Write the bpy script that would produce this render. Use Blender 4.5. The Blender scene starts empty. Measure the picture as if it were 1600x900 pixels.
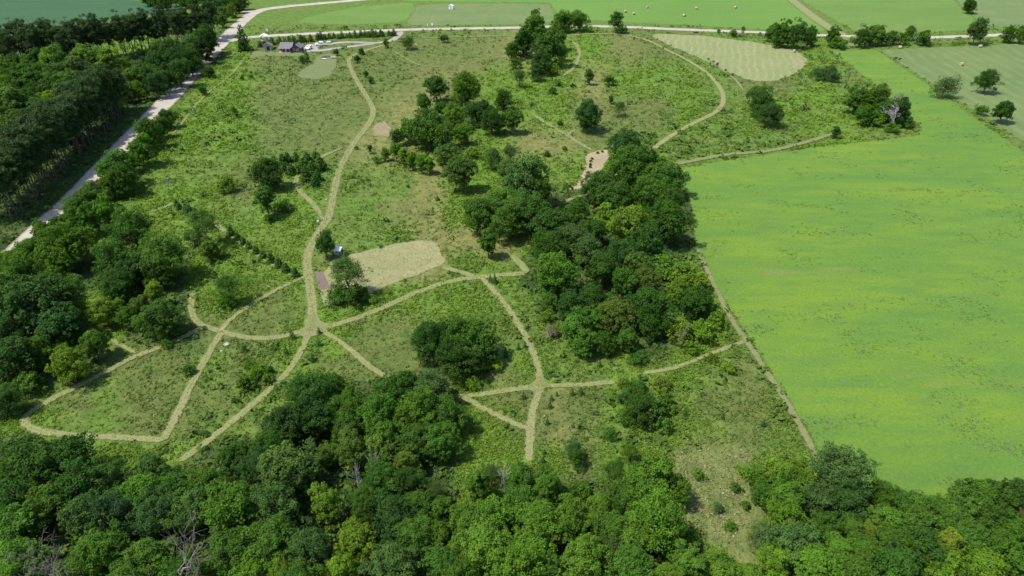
import bpy, bmesh, math, random
import numpy as np
from mathutils import Vector, Matrix
R_ = math.radians

# ------------------------------------------------------------------ camera, sky, sun, exposure
scene = bpy.context.scene
COL = scene.collection
CAM_H, PITCH, LENS, W, H = 75.0, R_(32.0), 24.0, 1600.0, 900.0
FPX = W * LENS / 36.0
cam_data = bpy.data.cameras.new('drone_camera')
cam_data.lens = LENS; cam_data.sensor_width = 36.0
cam_data.clip_start = 1.0; cam_data.clip_end = 20000.0
cam = bpy.data.objects.new('drone_camera', cam_data); COL.objects.link(cam)
cam.location = (0, 0, CAM_H); cam.rotation_euler = (math.pi / 2 - PITCH, 0, 0)
scene.camera = cam

SUN_EL = R_(61.0); SUN_AZ = math.atan2(-1.0, -0.30)            # shadows fall to the right and a little away
world = bpy.data.worlds.new('World'); scene.world = world; world.use_nodes = True
wn = world.node_tree.nodes; wl = world.node_tree.links
sky = wn.new('ShaderNodeTexSky'); sky.sky_type = 'NISHITA'; sky.sun_disc = False
sky.sun_elevation = SUN_EL; sky.sun_rotation = SUN_AZ
wl.new(sky.outputs[0], wn['Background'].inputs[0]); wn['Background'].inputs[1].default_value = 0.15
sun_data = bpy.data.lights.new('sun', 'SUN'); sun_data.energy = 4.2; sun_data.angle = R_(0.5); sun_data.color = (1.0, 0.955, 0.88)
sun = bpy.data.objects.new('sun', sun_data); COL.objects.link(sun)
sdir = Vector((math.sin(SUN_AZ) * math.cos(SUN_EL), math.cos(SUN_AZ) * math.cos(SUN_EL), math.sin(SUN_EL)))
sun.rotation_euler = sdir.to_track_quat('Z', 'Y').to_euler(); sun.location = sdir * 300
vs = scene.view_settings
vs.view_transform = 'Standard'; vs.look = 'None'; vs.exposure = 0.82; vs.gamma = 1.0; vs.use_curve_mapping = False
cy = scene.cycles
cy.max_bounces = 5; cy.diffuse_bounces = 3; cy.glossy_bounces = 2; cy.transmission_bounces = 3; cy.use_denoising = True
cy.caustics_reflective = False; cy.caustics_refractive = False

# ------------------------------------------------------------------ map sheet helpers: survey point -> place on the land
SP, CP = math.sin(PITCH), math.cos(PITCH)
def ray(px, py):
    a = (px - W / 2) / FPX; b = (H / 2 - py) / FPX
    return a, CP + b * SP, -SP + b * CP
def G(px, py, z=0.0):
    dx, dy, dz = ray(px, py); t = (CAM_H - z) / -dz
    return Vector((dx * t, dy * t, z))
def depth_at(px, py, z):
    return (CAM_H - z) / -ray(px, py)[2]
def to_px(x, y):                                              # numpy: land -> survey grid
    d = y * CP + CAM_H * SP; u = y * SP - CAM_H * CP
    d = np.maximum(d, 1e-3)
    return W / 2 + FPX * x / d, H / 2 - FPX * u / d
rng = np.random.default_rng(7)
rnd = random.Random(11)

def _hash(ix, iy, s):
    v = np.sin(ix * 127.1 + iy * 311.7 + s * 74.7) * 43758.5453
    return v - np.floor(v)
def vnoise(x, y, s=0):
    ix, iy = np.floor(x), np.floor(y); fx, fy = x - ix, y - iy
    fx = fx * fx * (3 - 2 * fx); fy = fy * fy * (3 - 2 * fy)
    a, b = _hash(ix, iy, s), _hash(ix + 1, iy, s); c, d = _hash(ix, iy + 1, s), _hash(ix + 1, iy + 1, s)
    return (a + (b - a) * fx) * (1 - fy) + (c + (d - c) * fx) * fy
def fbm(x, y, s=0, o=4):
    t, a, n = 0, 0.5, 0
    for k in range(o):
        t = t + a * vnoise(x * 2 ** k, y * 2 ** k, s + k); n += a; a *= 0.55
    return t / n
def in_poly(px, py, poly):
    inside = np.zeros(px.shape, bool); n = len(poly); j = n - 1
    for i in range(n):
        xi, yi = poly[i]; xj, yj = poly[j]
        if yi != yj:
            c = ((yi > py) != (yj > py)) & (px < (xj - xi) * (py - yi) / (yj - yi) + xi)
            inside ^= c
        j = i
    return inside

# ------------------------------------------------------------------ object helpers
def tag(o, label=None, cat=None, group=None, kind=None):
    if label: o['label'] = label
    if cat: o['category'] = cat
    if group: o['group'] = group
    if kind: o['kind'] = kind
    return o
def empty(name, loc, rz=0.0):
    o = bpy.data.objects.new(name, None); COL.objects.link(o)
    o.location = loc; o.rotation_euler = (0, 0, rz); o.empty_display_size = 0.5
    return o
def link(name, me, parent=None):
    o = bpy.data.objects.new(name, me); COL.objects.link(o)
    if parent is not None: o.parent = parent
    return o
def np_mesh(name, V, F, m=None, smooth=False, attrs=None):
    """V n x 3, F list of equal-size face index arrays (m x k)."""
    me = bpy.data.meshes.new(name)
    if not isinstance(F, (list, tuple)): F = [F]
    F = [f for f in F if len(f)]
    me.vertices.add(len(V)); me.vertices.foreach_set('co', np.asarray(V, np.float32).ravel())
    nl = sum(f.size for f in F); npoly = sum(len(f) for f in F)
    me.loops.add(nl); me.polygons.add(npoly)
    me.loops.foreach_set('vertex_index', np.concatenate([f.ravel() for f in F]).astype(np.int32))
    tot = np.concatenate([np.full(len(f), f.shape[1], np.int32) for f in F])
    st = np.concatenate([[0], np.cumsum(tot)[:-1]]).astype(np.int32)
    me.polygons.foreach_set('loop_start', st)
    if smooth: me.polygons.foreach_set('use_smooth', np.ones(npoly, bool))
    me.update(calc_edges=True)
    for k, (typ, arr) in (attrs or {}).items():
        a = me.attributes.new(k, typ, 'POINT')
        a.data.foreach_set('color' if typ == 'FLOAT_COLOR' else 'value', np.asarray(arr, np.float32).ravel())
    if m: me.materials.append(m)
    return me

# ------------------------------------------------------------------ materials
class NT:
    def __init__(s, name):
        s.m = bpy.data.materials.new(name); s.m.use_nodes = True
        s.t = s.m.node_tree; s.n = s.t.nodes; s.b = s.n['Principled BSDF']; s.out = s.n['Material Output']
        s.b.inputs['Roughness'].default_value = 0.85; s.b.inputs['Specular IOR Level'].default_value = 0.2
    def node(s, t, **k):
        x = s.n.new(t)
        for a, v in k.items(): setattr(x, a, v)
        return x
    def l(s, a, b): s.t.links.new(a, b)
    def pos(s): return s.node('ShaderNodeNewGeometry').outputs['Position']
    def mapping(s, vec, scale=(1, 1, 1), rot=0.0):
        m = s.node('ShaderNodeMapping'); s.l(vec, m.inputs[0]); m.inputs['Scale'].default_value = scale; m.inputs['Rotation'].default_value = (0, 0, rot); return m.outputs[0]
    def noise(s, vec, scale, detail=4, rough=0.6, lo=0.35, hi=0.65, dist=0.0):
        x = s.node('ShaderNodeTexNoise'); s.l(vec, x.inputs['Vector']); x.inputs['Scale'].default_value = scale
        x.inputs['Detail'].default_value = detail; x.inputs['Roughness'].default_value = rough; x.inputs['Distortion'].default_value = dist
        r = s.node('ShaderNodeMapRange'); s.l(x.outputs[0], r.inputs[0]); r.inputs[1].default_value = lo; r.inputs[2].default_value = hi
        return r.outputs[0]
    def mix(s, f, a, b, mode='MIX'):
        x = s.node('ShaderNodeMix', data_type='RGBA', blend_type=mode)
        for i, v in ((0, f), (6, a), (7, b)):
            if isinstance(v, (int, float)): x.inputs[i].default_value = v
            elif isinstance(v, tuple): x.inputs[i].default_value = v + (1,) if len(v) == 3 else v
            else: s.l(v, x.inputs[i])
        return x.outputs[2]
    def math(s, op, a, b=0.0):
        x = s.node('ShaderNodeMath', operation=op)
        for i, v in ((0, a), (1, b)):
            if isinstance(v, (int, float)): x.inputs[i].default_value = v
            else: s.l(v, x.inputs[i])
        return x.outputs[0]
    def attr(s, name): return s.node('ShaderNodeAttribute', attribute_name=name)
    def bump(s, h, strength=0.5, dist=0.1):
        x = s.node('ShaderNodeBump'); s.l(h, x.inputs['Height']); x.inputs['Strength'].default_value = strength; x.inputs['Distance'].default_value = dist
        s.l(x.outputs[0], s.b.inputs['Normal'])
    def col(s, c):
        if isinstance(c, tuple): s.b.inputs['Base Color'].default_value = c + (1,)
        else: s.l(c, s.b.inputs['Base Color'])
        return s

def mat_leaf(name, use_tint=True, transl=0.3, rough=0.55):
    n = NT(name)
    v = n.attr('var').outputs['Fac']
    if use_tint:
        base = n.node('ShaderNodeObjectInfo').outputs['Color']
    else:
        base = n.attr('tint').outputs['Color']
    dark = n.mix(1.0, base, (0.62, 0.68, 0.64), 'MULTIPLY')
    light = n.mix(1.0, base, (1.48, 1.42, 1.10), 'MULTIPLY')
    c = n.mix(v, dark, light)
    n.col(c); n.b.inputs['Roughness'].default_value = rough; n.b.inputs['Specular IOR Level'].default_value = 0.06
    tr = n.node('ShaderNodeBsdfTranslucent'); tc = n.mix(1.0, c, (1.25, 1.3, 0.6), 'MULTIPLY'); n.l(tc, tr.inputs[0])
    mx = n.node('ShaderNodeMixShader'); mx.inputs[0].default_value = transl
    n.l(n.b.outputs[0], mx.inputs[1]); n.l(tr.outputs[0], mx.inputs[2]); n.l(mx.outputs[0], n.out.inputs[0])
    return n.m
def mat_simple(name, c1, c2, scale=6.0, rough=0.8, spec=0.2, bump=0.0, metallic=0.0):
    n = NT(name); tc = n.node('ShaderNodeTexCoord').outputs['Object']
    f = n.noise(tc, scale, 5, 0.65, 0.3, 0.7)
    n.col(n.mix(f, c1, c2)); n.b.inputs['Roughness'].default_value = rough; n.b.inputs['Specular IOR Level'].default_value = spec
    n.b.inputs['Metallic'].default_value = metallic
    if bump: n.bump(f, bump, 0.03)
    return n.m
M_LEAF = mat_leaf('tree_foliage', True, 0.36, 0.7)
M_NEEDLE = mat_leaf('needle_foliage', True, 0.14, 0.7)
M_WEED = mat_leaf('meadow_plants', False, 0.3, 0.6)
M_BARK = mat_simple('brown_bark', (0.07, 0.052, 0.038), (0.16, 0.125, 0.095), 5, 0.9, 0.1, 0.6)
M_PINEBARK = mat_simple('pine_bark', (0.055, 0.043, 0.037), (0.115, 0.088, 0.075), 4, 0.9, 0.1, 0.5)
M_DEAD = mat_simple('bleached_dead_wood', (0.105, 0.092, 0.070), (0.22, 0.195, 0.155), 4, 0.85, 0.1, 0.4)
M_WHITEBARK = mat_simple('white_birch_bark', (0.26, 0.25, 0.235), (0.46, 0.45, 0.43), 4, 0.8, 0.15, 0.3)

def mat_ground():
    n = NT('meadow_ground'); p = n.pos()
    base = n.attr('gcol').outputs['Color']
    f1 = n.noise(p, 0.045, 5, 0.6, 0.36, 0.66)
    f2 = n.noise(p, 0.35, 5, 0.7, 0.32, 0.68, 0.4)
    f3 = n.noise(p, 1.6, 5, 0.75, 0.30, 0.70)
    c = n.mix(n.math('MULTIPLY', f1, 0.30), base, (0.112, 0.110, 0.042))
    d = n.mix(1.0, c, (0.62, 0.70, 0.60), 'MULTIPLY'); e = n.mix(1.0, c, (1.38, 1.30, 1.25), 'MULTIPLY')
    c = n.mix(f2, d, e)
    d = n.mix(1.0, c, (0.76, 0.80, 0.74), 'MULTIPLY'); e = n.mix(1.0, c, (1.22, 1.18, 1.16), 'MULTIPLY')
    c = n.mix(f3, d, e)
    n.col(c); n.b.inputs['Roughness'].default_value = 0.95; n.b.inputs['Specular IOR Level'].default_value = 0.1
    n.bump(n.math('ADD', f3, n.math('MULTIPLY', f2, 2.0)), 0.55, 0.25)
    return n.m
def mat_crop(name, c1, c2, c3, scale=0.03, rot=0.0, stretch=1.0, fine=1.3, rows=None, dry=None):
    """c1/c2 patches, c3 mottling; rows = (angle, spacing, colour, strength)"""
    n = NT(name); p = n.pos(); q = n.mapping(p, (1, stretch, 1), rot)
    f1 = n.noise(q, scale, 5, 0.6, 0.36, 0.64, 0.3); f2 = n.noise(q, scale * 4.3, 5, 0.65, 0.40, 0.70); f3 = n.noise(p, fine, 5, 0.8, 0.28, 0.72)
    c = n.mix(f1, c1, c2); c = n.mix(n.math('MULTIPLY', f2, 0.6), c, c3)
    if dry: c = n.mix(n.noise(q, scale * 0.9, 4, 0.6, 0.62, 0.74), c, dry)
    if rows:
        ang, sp, rc, st = rows
        m = n.mapping(p, (1, 1, 1), ang)
        w = n.node('ShaderNodeTexWave', wave_type='BANDS', bands_direction='X'); n.l(m, w.inputs[0])
        w.inputs['Scale'].default_value = 2 * math.pi / sp / 20.0; w.inputs['Distortion'].default_value = 6.0; w.inputs['Detail'].default_value = 4; w.inputs['Detail Scale'].default_value = 0.6
        r = n.node('ShaderNodeMapRange'); n.l(w.outputs['Fac'], r.inputs[0]); r.inputs[1].default_value = 0.45; r.inputs[2].default_value = 0.95
        brk = n.noise(p, 0.09, 4, 0.6, 0.30, 0.62)
        c = n.mix(n.math('MULTIPLY', n.math('MULTIPLY', r.outputs[0], st), brk), c, rc)
    d = n.mix(1.0, c, (0.74, 0.78, 0.72), 'MULTIPLY'); e = n.mix(1.0, c, (1.22, 1.18, 1.2), 'MULTIPLY')
    c = n.mix(f3, d, e); n.col(c); n.b.inputs['Roughness'].default_value = 0.9; n.b.inputs['Specular IOR Level'].default_value = 0.12
    n.bump(n.math('ADD', f3, f2), 0.6, 0.18)
    return n.m
def mat_path(name, straw, green, soil, track=0.5):
    n = NT(name); p = n.pos(); ac = n.attr('across').outputs['Fac']
    f1 = n.noise(p, 0.25, 5, 0.65, 0.35, 0.65); f2 = n.noise(p, 1.4, 5, 0.7, 0.3, 0.7); f3 = n.noise(p, 0.07, 4, 0.6, 0.38, 0.62)
    c = n.mix(n.math('MULTIPLY', f1, 0.6), straw, green); c = n.mix(n.math('MULTIPLY', f3, 0.35), c, green)
    a = n.math('ABSOLUTE', n.math('SUBTRACT', n.math('ABSOLUTE', ac), 0.5))          # two wheel tracks
    r = n.node('ShaderNodeMapRange'); n.l(a, r.inputs[0]); r.inputs[1].default_value = 0.22; r.inputs[2].default_value = 0.04
    c = n.mix(n.math('MULTIPLY', n.math('MULTIPLY', r.outputs[0], f1), track), c, soil)
    ed = n.node('ShaderNodeMapRange'); n.l(n.math('ADD', n.math('ABSOLUTE', ac), n.math('MULTIPLY', f2, 0.25)), ed.inputs[0]); ed.inputs[1].default_value = 0.72; ed.inputs[2].default_value = 1.12
    c = n.mix(n.math('MULTIPLY', ed.outputs[0], 0.75), c, green)
    d = n.mix(1.0, c, (0.80, 0.84, 0.78), 'MULTIPLY'); e = n.mix(1.0, c, (1.18, 1.15, 1.14), 'MULTIPLY')
    c = n.mix(f2, d, e); n.col(c); n.b.inputs['Roughness'].default_value = 0.95; n.b.inputs['Specular IOR Level'].default_value = 0.1
    n.bump(f2, 0.5, 0.08)
    thin = n.node('ShaderNodeMapRange'); n.l(n.math('ADD', n.math('ABSOLUTE', ac), n.math('MULTIPLY', n.math('SUBTRACT', n.noise(p, 2.2, 4, 0.75, 0.25, 0.75), 0.5), 0.9)), thin.inputs[0])
    thin.inputs[1].default_value = 0.62; thin.inputs[2].default_value = 1.05                 # cut grass gives way to uncut grass
    tb = n.node('ShaderNodeBsdfTransparent'); mx = n.node('ShaderNodeMixShader'); n.l(thin.outputs[0], mx.inputs[0])
    n.l(n.b.outputs[0], mx.inputs[1]); n.l(tb.outputs[0], mx.inputs[2]); n.l(mx.outputs[0], n.out.inputs[0])
    return n.m
def mat_road(name, c1, c2, edge):
    n = NT(name); p = n.pos(); ac = n.attr('across').outputs['Fac']
    f1 = n.noise(p, 0.12, 5, 0.6, 0.35, 0.65); f2 = n.noise(p, 3.0, 5, 0.75, 0.3, 0.7)
    c = n.mix(f1, c1, c2)
    r = n.node('ShaderNodeMapRange'); n.l(n.math('ADD', n.math('ABSOLUTE', ac), n.math('MULTIPLY', f1, 0.12)), r.inputs[0]); r.inputs[1].default_value = 0.86; r.inputs[2].default_value = 1.02
    c = n.mix(r.outputs[0], c, edge)
    d = n.mix(1.0, c, (0.85, 0.85, 0.85), 'MULTIPLY'); e = n.mix(1.0, c, (1.12, 1.12, 1.12), 'MULTIPLY')
    n.col(n.mix(f2, d, e)); n.b.inputs['Roughness'].default_value = 0.92; n.bump(f2, 0.25, 0.03)
    return n.m

# ------------------------------------------------------------------ the land: plant cover map (one letter per 50 m-ish survey cell)
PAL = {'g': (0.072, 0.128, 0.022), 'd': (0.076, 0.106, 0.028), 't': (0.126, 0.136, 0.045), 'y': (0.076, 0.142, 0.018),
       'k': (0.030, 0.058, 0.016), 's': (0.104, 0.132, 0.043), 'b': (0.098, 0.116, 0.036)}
MAP = [
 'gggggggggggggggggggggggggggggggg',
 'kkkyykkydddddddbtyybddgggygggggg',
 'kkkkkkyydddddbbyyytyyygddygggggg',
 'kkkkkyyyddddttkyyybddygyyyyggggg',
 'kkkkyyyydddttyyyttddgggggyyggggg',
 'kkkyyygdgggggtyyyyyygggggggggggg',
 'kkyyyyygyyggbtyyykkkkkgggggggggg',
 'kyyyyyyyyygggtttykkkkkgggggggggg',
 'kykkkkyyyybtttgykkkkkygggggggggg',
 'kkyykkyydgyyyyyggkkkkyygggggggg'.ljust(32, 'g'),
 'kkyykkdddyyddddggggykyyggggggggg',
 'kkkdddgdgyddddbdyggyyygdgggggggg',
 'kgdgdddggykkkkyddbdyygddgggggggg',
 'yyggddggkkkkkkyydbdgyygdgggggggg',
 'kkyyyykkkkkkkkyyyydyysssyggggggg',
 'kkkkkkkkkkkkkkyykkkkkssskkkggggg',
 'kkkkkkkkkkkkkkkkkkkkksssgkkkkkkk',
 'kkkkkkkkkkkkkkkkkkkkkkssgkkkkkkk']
KEYS = list(PAL); NK = len(KEYS)
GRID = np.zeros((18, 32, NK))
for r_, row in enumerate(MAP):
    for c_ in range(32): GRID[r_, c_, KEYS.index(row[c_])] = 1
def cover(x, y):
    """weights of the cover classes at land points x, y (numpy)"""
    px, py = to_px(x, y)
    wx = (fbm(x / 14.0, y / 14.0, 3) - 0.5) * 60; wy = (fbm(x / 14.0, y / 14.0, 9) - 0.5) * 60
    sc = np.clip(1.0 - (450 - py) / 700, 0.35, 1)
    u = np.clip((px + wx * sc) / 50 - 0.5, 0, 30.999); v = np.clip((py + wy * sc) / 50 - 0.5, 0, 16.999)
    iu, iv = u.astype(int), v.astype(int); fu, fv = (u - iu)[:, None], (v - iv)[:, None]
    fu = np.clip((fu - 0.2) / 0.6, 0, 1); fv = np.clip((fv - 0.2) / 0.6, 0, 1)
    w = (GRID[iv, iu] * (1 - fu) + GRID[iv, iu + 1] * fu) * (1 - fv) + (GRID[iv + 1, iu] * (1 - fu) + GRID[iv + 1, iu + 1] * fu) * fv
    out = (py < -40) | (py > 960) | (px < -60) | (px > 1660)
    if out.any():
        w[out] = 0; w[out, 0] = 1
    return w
PALV = np.array([PAL[k] for k in KEYS])

def build_ground():
    fx = np.concatenate([[-6000, -3000, -1500, -900, -600, -480], np.arange(-400, 400.1, 1.6), [480, 600, 900, 1500, 3000, 6000]])
    fy = np.concatenate([[-3000, -1000, -300, -60, 0], np.arange(30, 500.1, 1.6), [560, 700, 1000, 1600, 3000, 6000, 9000]])
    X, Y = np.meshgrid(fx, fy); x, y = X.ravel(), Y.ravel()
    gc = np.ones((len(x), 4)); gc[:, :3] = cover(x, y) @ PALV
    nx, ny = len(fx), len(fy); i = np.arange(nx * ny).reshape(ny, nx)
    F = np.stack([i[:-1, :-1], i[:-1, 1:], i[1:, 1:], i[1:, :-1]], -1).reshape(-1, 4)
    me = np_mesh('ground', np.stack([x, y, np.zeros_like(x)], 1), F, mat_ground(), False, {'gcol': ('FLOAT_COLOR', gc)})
    return tag(link('ground', me), kind='structure')
build_ground()

# ------------------------------------------------------------------ sheets and ribbons
MASK_X0, MASK_Y0, MASK_S = -420.0, 20.0, 0.5
MASK = np.zeros((1000, 1700), np.uint8)                        # 1 = kept clear of weeds
def mask_disc(x, y, r):
    i0, i1 = int((x - r - MASK_X0) / MASK_S), int((x + r - MASK_X0) / MASK_S) + 1
    j0, j1 = int((y - r - MASK_Y0) / MASK_S), int((y + r - MASK_Y0) / MASK_S) + 1
    i0, j0 = max(i0, 0), max(j0, 0); i1, j1 = min(i1, MASK.shape[1]), min(j1, MASK.shape[0])
    if i1 <= i0 or j1 <= j0: return
    X = (np.arange(i0, i1) + 0.5) * MASK_S + MASK_X0; Y = (np.arange(j0, j1) + 0.5) * MASK_S + MASK_Y0
    MASK[j0:j1, i0:i1] |= ((X[None, :] - x) ** 2 + (Y[:, None] - y) ** 2 < r * r).astype(np.uint8)
def mask_poly(poly, val=1):
    q = np.array([(p[0], p[1]) for p in poly])
    i0, i1 = np.clip(((q[:, 0].min() - MASK_X0) / MASK_S, (q[:, 0].max() - MASK_X0) / MASK_S + 1), 0, MASK.shape[1]).astype(int)
    j0, j1 = np.clip(((q[:, 1].min() - MASK_Y0) / MASK_S, (q[:, 1].max() - MASK_Y0) / MASK_S + 1), 0, MASK.shape[0]).astype(int)
    if i1 <= i0 or j1 <= j0: return
    X, Y = np.meshgrid((np.arange(i0, i1) + 0.5) * MASK_S + MASK_X0, (np.arange(j0, j1) + 0.5) * MASK_S + MASK_Y0)
    MASK[j0:j1, i0:i1][in_poly(X, Y, [tuple(p) for p in q])] = val
def masked(x, y):
    i = np.clip(((x - MASK_X0) / MASK_S).astype(int), 0, MASK.shape[1] - 1); j = np.clip(((y - MASK_Y0) / MASK_S).astype(int), 0, MASK.shape[0] - 1)
    return MASK[j, i] > 0
def smooth_line(P, step):
    """Catmull-Rom through land points, resampled every step metres"""
    P = [np.array(p[:2]) for p in P]; P = [2 * P[0] - P[1]] + P + [2 * P[-1] - P[-2]]
    out = []
    for i in range(1, len(P) - 2):
        L = max(2, int(np.linalg.norm(P[i + 1] - P[i]) / step))
        for k in range(L):
            t = k / L
            out.append(0.5 * ((2 * P[i]) + (-P[i - 1] + P[i + 1]) * t + (2 * P[i - 1] - 5 * P[i] + 4 * P[i + 1] - P[i + 2]) * t * t + (-P[i - 1] + 3 * P[i] - 3 * P[i + 1] + P[i + 2]) * t ** 3))
    out.append(P[-2]); return np.array(out)
ZSTEP = [0]
def next_z():
    ZSTEP[0] += 1; return 0.006 + 0.003 * ZSTEP[0]
def ribbon(name, pts, width, m, jit=0.25, step=1.0, mask=True, taper=(1, 1)):
    L = smooth_line([G(*p) for p in pts], step); n = len(L)
    T = np.gradient(L, axis=0); T /= np.linalg.norm(T, axis=1)[:, None] + 1e-9; N = np.stack([-T[:, 1], T[:, 0]], 1)
    s = np.arange(n) * step; z = next_z(); cols = 5
    tp = np.interp(np.linspace(0, 1, n), [0, .12, .88, 1], [taper[0], 1, 1, taper[1]])
    e = np.clip(np.minimum(s, s[::-1]) / (width * 0.5), 0, 1); tp = tp * np.sqrt(np.clip(1 - (1 - e) ** 2, 0.004, 1))
    V, A = [], []
    for c in range(cols):
        a = -1 + 2 * c / (cols - 1)
        j = (fbm(s / 2.4, s * 0 + ZSTEP[0] * 7.3, 5 + c) - 0.5) * 2 * jit * (abs(a) == 1)
        off = (a * width / 2 * tp + j)
        V.append(np.column_stack([L + N * off[:, None], np.full(n, z)])); A.append(np.full(n, a))
    V = np.stack(V, 1).reshape(-1, 3); A = np.stack(A, 1).ravel()
    i = np.arange(n * cols).reshape(n, cols)
    F = np.stack([i[:-1, :-1], i[1:, :-1], i[1:, 1:], i[:-1, 1:]], -1).reshape(-1, 4)[:, ::-1]
    o = link(name, np_mesh(name, V, F, m, False, {'across': ('FLOAT', A)})); tag(o, kind='structure')
    if mask:
        for p in L: mask_disc(p[0], p[1], width / 2 - 0.05)
    return o
def sheet(name, poly, m, jit=0.5, step=2.0, mask=True, closed_smooth=True):
    P = [np.array(G(*p)[:2]) for p in poly]; out = []
    for i in range(len(P)):
        a, b = P[i], P[(i + 1) % len(P)]; L = max(1, int(np.linalg.norm(b - a) / step))
        for k in range(L): out.append(a + (b - a) * k / L)
    out = np.array(out)
    if closed_smooth:
        for _ in range(4): out = 0.5 * out + 0.25 * (np.roll(out, 1, 0) + np.roll(out, -1, 0))
    out[:, 0] += (fbm(out[:, 0] / 4, out[:, 1] / 4, 21) - 0.5) * 2 * jit; out[:, 1] += (fbm(out[:, 0] / 4, out[:, 1] / 4, 33) - 0.5) * 2 * jit
    z = next_z(); bm = bmesh.new(); vs_ = [bm.verts.new((p[0], p[1], z)) for p in out]; f = bm.faces.new(vs_)
    bmesh.ops.recalc_face_normals(bm, faces=[f])
    if f.normal.z < 0: f.normal_flip()
    bmesh.ops.triangulate(bm, faces=[f])
    me = bpy.data.meshes.new(name); bm.to_mesh(me); bm.free(); me.materials.append(m)
    o = link(name, me); tag(o, kind='structure')
    if mask: mask_poly(P)
    return o

M_FIELD = mat_crop('green_hay_crop', (0.074, 0.150, 0.023), (0.112, 0.180, 0.019), (0.060, 0.124, 0.030), 0.020, R_(6), 3.4, 1.8, dry=(0.135, 0.160, 0.040))
M_FARFIELD = mat_crop('far_green_crop', (0.078, 0.158, 0.027), (0.092, 0.172, 0.030), (0.084, 0.146, 0.032), 0.014, 0, 2.5, 0.8)
M_FARFIELD2 = mat_crop('far_pasture_crop', (0.074, 0.146, 0.026), (0.098, 0.160, 0.032), (0.084, 0.130, 0.034), 0.018, 0, 2.5, 0.8)
M_BLUECROP = mat_crop('dark_row_crop', (0.026, 0.072, 0.030), (0.034, 0.086, 0.034), (0.034, 0.070, 0.028), 0.02, R_(8), 3.0, 0.8)
M_HAY = mat_crop('cut_hay', (0.150, 0.172, 0.070), (0.178, 0.190, 0.084), (0.115, 0.155, 0.050), 0.04, 0, 1.2, 1.0, rows=(R_(16), 3.3, (0.235, 0.235, 0.125), 0.5))
_d = G(1600, 238) - G(1370, 78)
M_STUBBLE = mat_crop('mown_alfalfa', (0.082, 0.128, 0.038), (0.108, 0.148, 0.050), (0.090, 0.124, 0.044), 0.02, 0, 1.5, 1.0, rows=(math.atan2(_d.x, _d.y), 6.0, (0.135, 0.165, 0.070), 0.6))
M_WEEDY = mat_crop('rough_pasture', (0.082, 0.138, 0.038), (0.118, 0.145, 0.052), (0.092, 0.125, 0.056), 0.05, 0, 1.2, 0.9, dry=(0.145, 0.150, 0.064))
M_LAWN = mat_crop('dry_mown_lawn', (0.225, 0.208, 0.106), (0.190, 0.186, 0.086), (0.135, 0.158, 0.056), 0.07, R_(70), 2.0, 1.6)
M_LAWN2 = mat_crop('pale_mown_lawn', (0.120, 0.145, 0.060), (0.106, 0.132, 0.050), (0.098, 0.122, 0.044), 0.06, R_(40), 2.0, 1.2)
M_SAND = mat_crop('bare_sand', (0.29, 0.235, 0.15), (0.235, 0.19, 0.115), (0.165, 0.155, 0.08), 0.12, 0, 1.2, 1.5)
M_SOIL = mat_crop('bare_soil', (0.215, 0.175, 0.105), (0.18, 0.155, 0.085), (0.13, 0.14, 0.06), 0.20, 0, 1.2, 1.5)
M_BED = mat_crop('tilled_bed_soil', (0.135, 0.098, 0.084), (0.155, 0.110, 0.092), (0.13, 0.115, 0.08), 0.25, 0, 1.0, 2.5)
M_PATH = mat_path('mown_path_grass', (0.184, 0.178, 0.082), (0.116, 0.152, 0.044), (0.190, 0.158, 0.088), 0.85)
M_JUNCTION = mat_crop('worn_junction_grass', (0.172, 0.170, 0.076), (0.130, 0.156, 0.050), (0.150, 0.158, 0.060), 0.2, 0, 1.2, 1.6)
M_TRAIL = mat_path('faint_trail_grass', (0.175, 0.180, 0.080), (0.120, 0.155, 0.048), (0.175, 0.15, 0.085), 0.5)
M_DIRT = mat_path('dirt_lane', (0.142, 0.142, 0.068), (0.105, 0.138, 0.042), (0.155, 0.135, 0.078), 0.7)
M_ROAD = mat_road('pale_gravel_road', (0.315, 0.280, 0.232), (0.260, 0.230, 0.188), (0.14, 0.135, 0.075))
M_DRIVE = mat_road('grey_gravel_drive', (0.24, 0.225, 0.195), (0.20, 0.19, 0.16), (0.135, 0.135, 0.075))

FIELD_POLY = [(1295, 76), (1370, 78), (1600, 238), (1750, 340), (1950, 420), (1950, 760), (1600, 800), (1440, 800), (1330, 760), (1292, 727), (1245, 645), (1198, 565), (1156, 505), (1113, 440), (1088, 385), (1085, 340), (1062, 264), (1130, 251), (1300, 227), (1437, 212), (1438, 196), (1400, 160), (1345, 115)]
sheet('crop_field', FIELD_POLY, M_FIELD, 0.5)
sheet('mown_field', [(1374, 78), (1600, 68), (1900, 60), (1960, 400), (1750, 322), (1610, 228)], M_STUBBLE, 0.5)
sheet('hay_field', [(1014, 53), (1040, 53), (1100, 56), (1180, 66), (1245, 79), (1262, 92), (1255, 106), (1240, 116), (1210, 127), (1175, 127), (1135, 112), (1085, 87), (1040, 68)], M_HAY, 1.3)
sheet('far_field', [(872, 26), (960, 34), (1060, 38), (1200, 46), (1292, 49), (1235, 3), (1190, -60), (600, -60), (560, -10), (640, 2), (860, 4)], M_FARFIELD)
sheet('far_field', [(1256, 3), (1338, 50), (1440, 51), (1540, 45), (1500, 12), (1440, -60), (1220, -60)], M_FARFIELD2)
sheet('rough_field', [(1504, 10), (1545, 45), (1700, 43), (1900, 30), (1800, -60), (1450, -60)], M_WEEDY, mask=False)
sheet('small_field', [(462, 34), (500, 38), (560, 38), (632, 34), (650, 12), (640, 4), (560, 10), (490, 24)], M_FARFIELD2, 1.5)
sheet('rough_field', [(646, 40), (800, 38), (870, 34), (866, 26), (858, 6), (700, 5), (652, 9), (636, 35)], M_WEEDY, mask=False)
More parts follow.
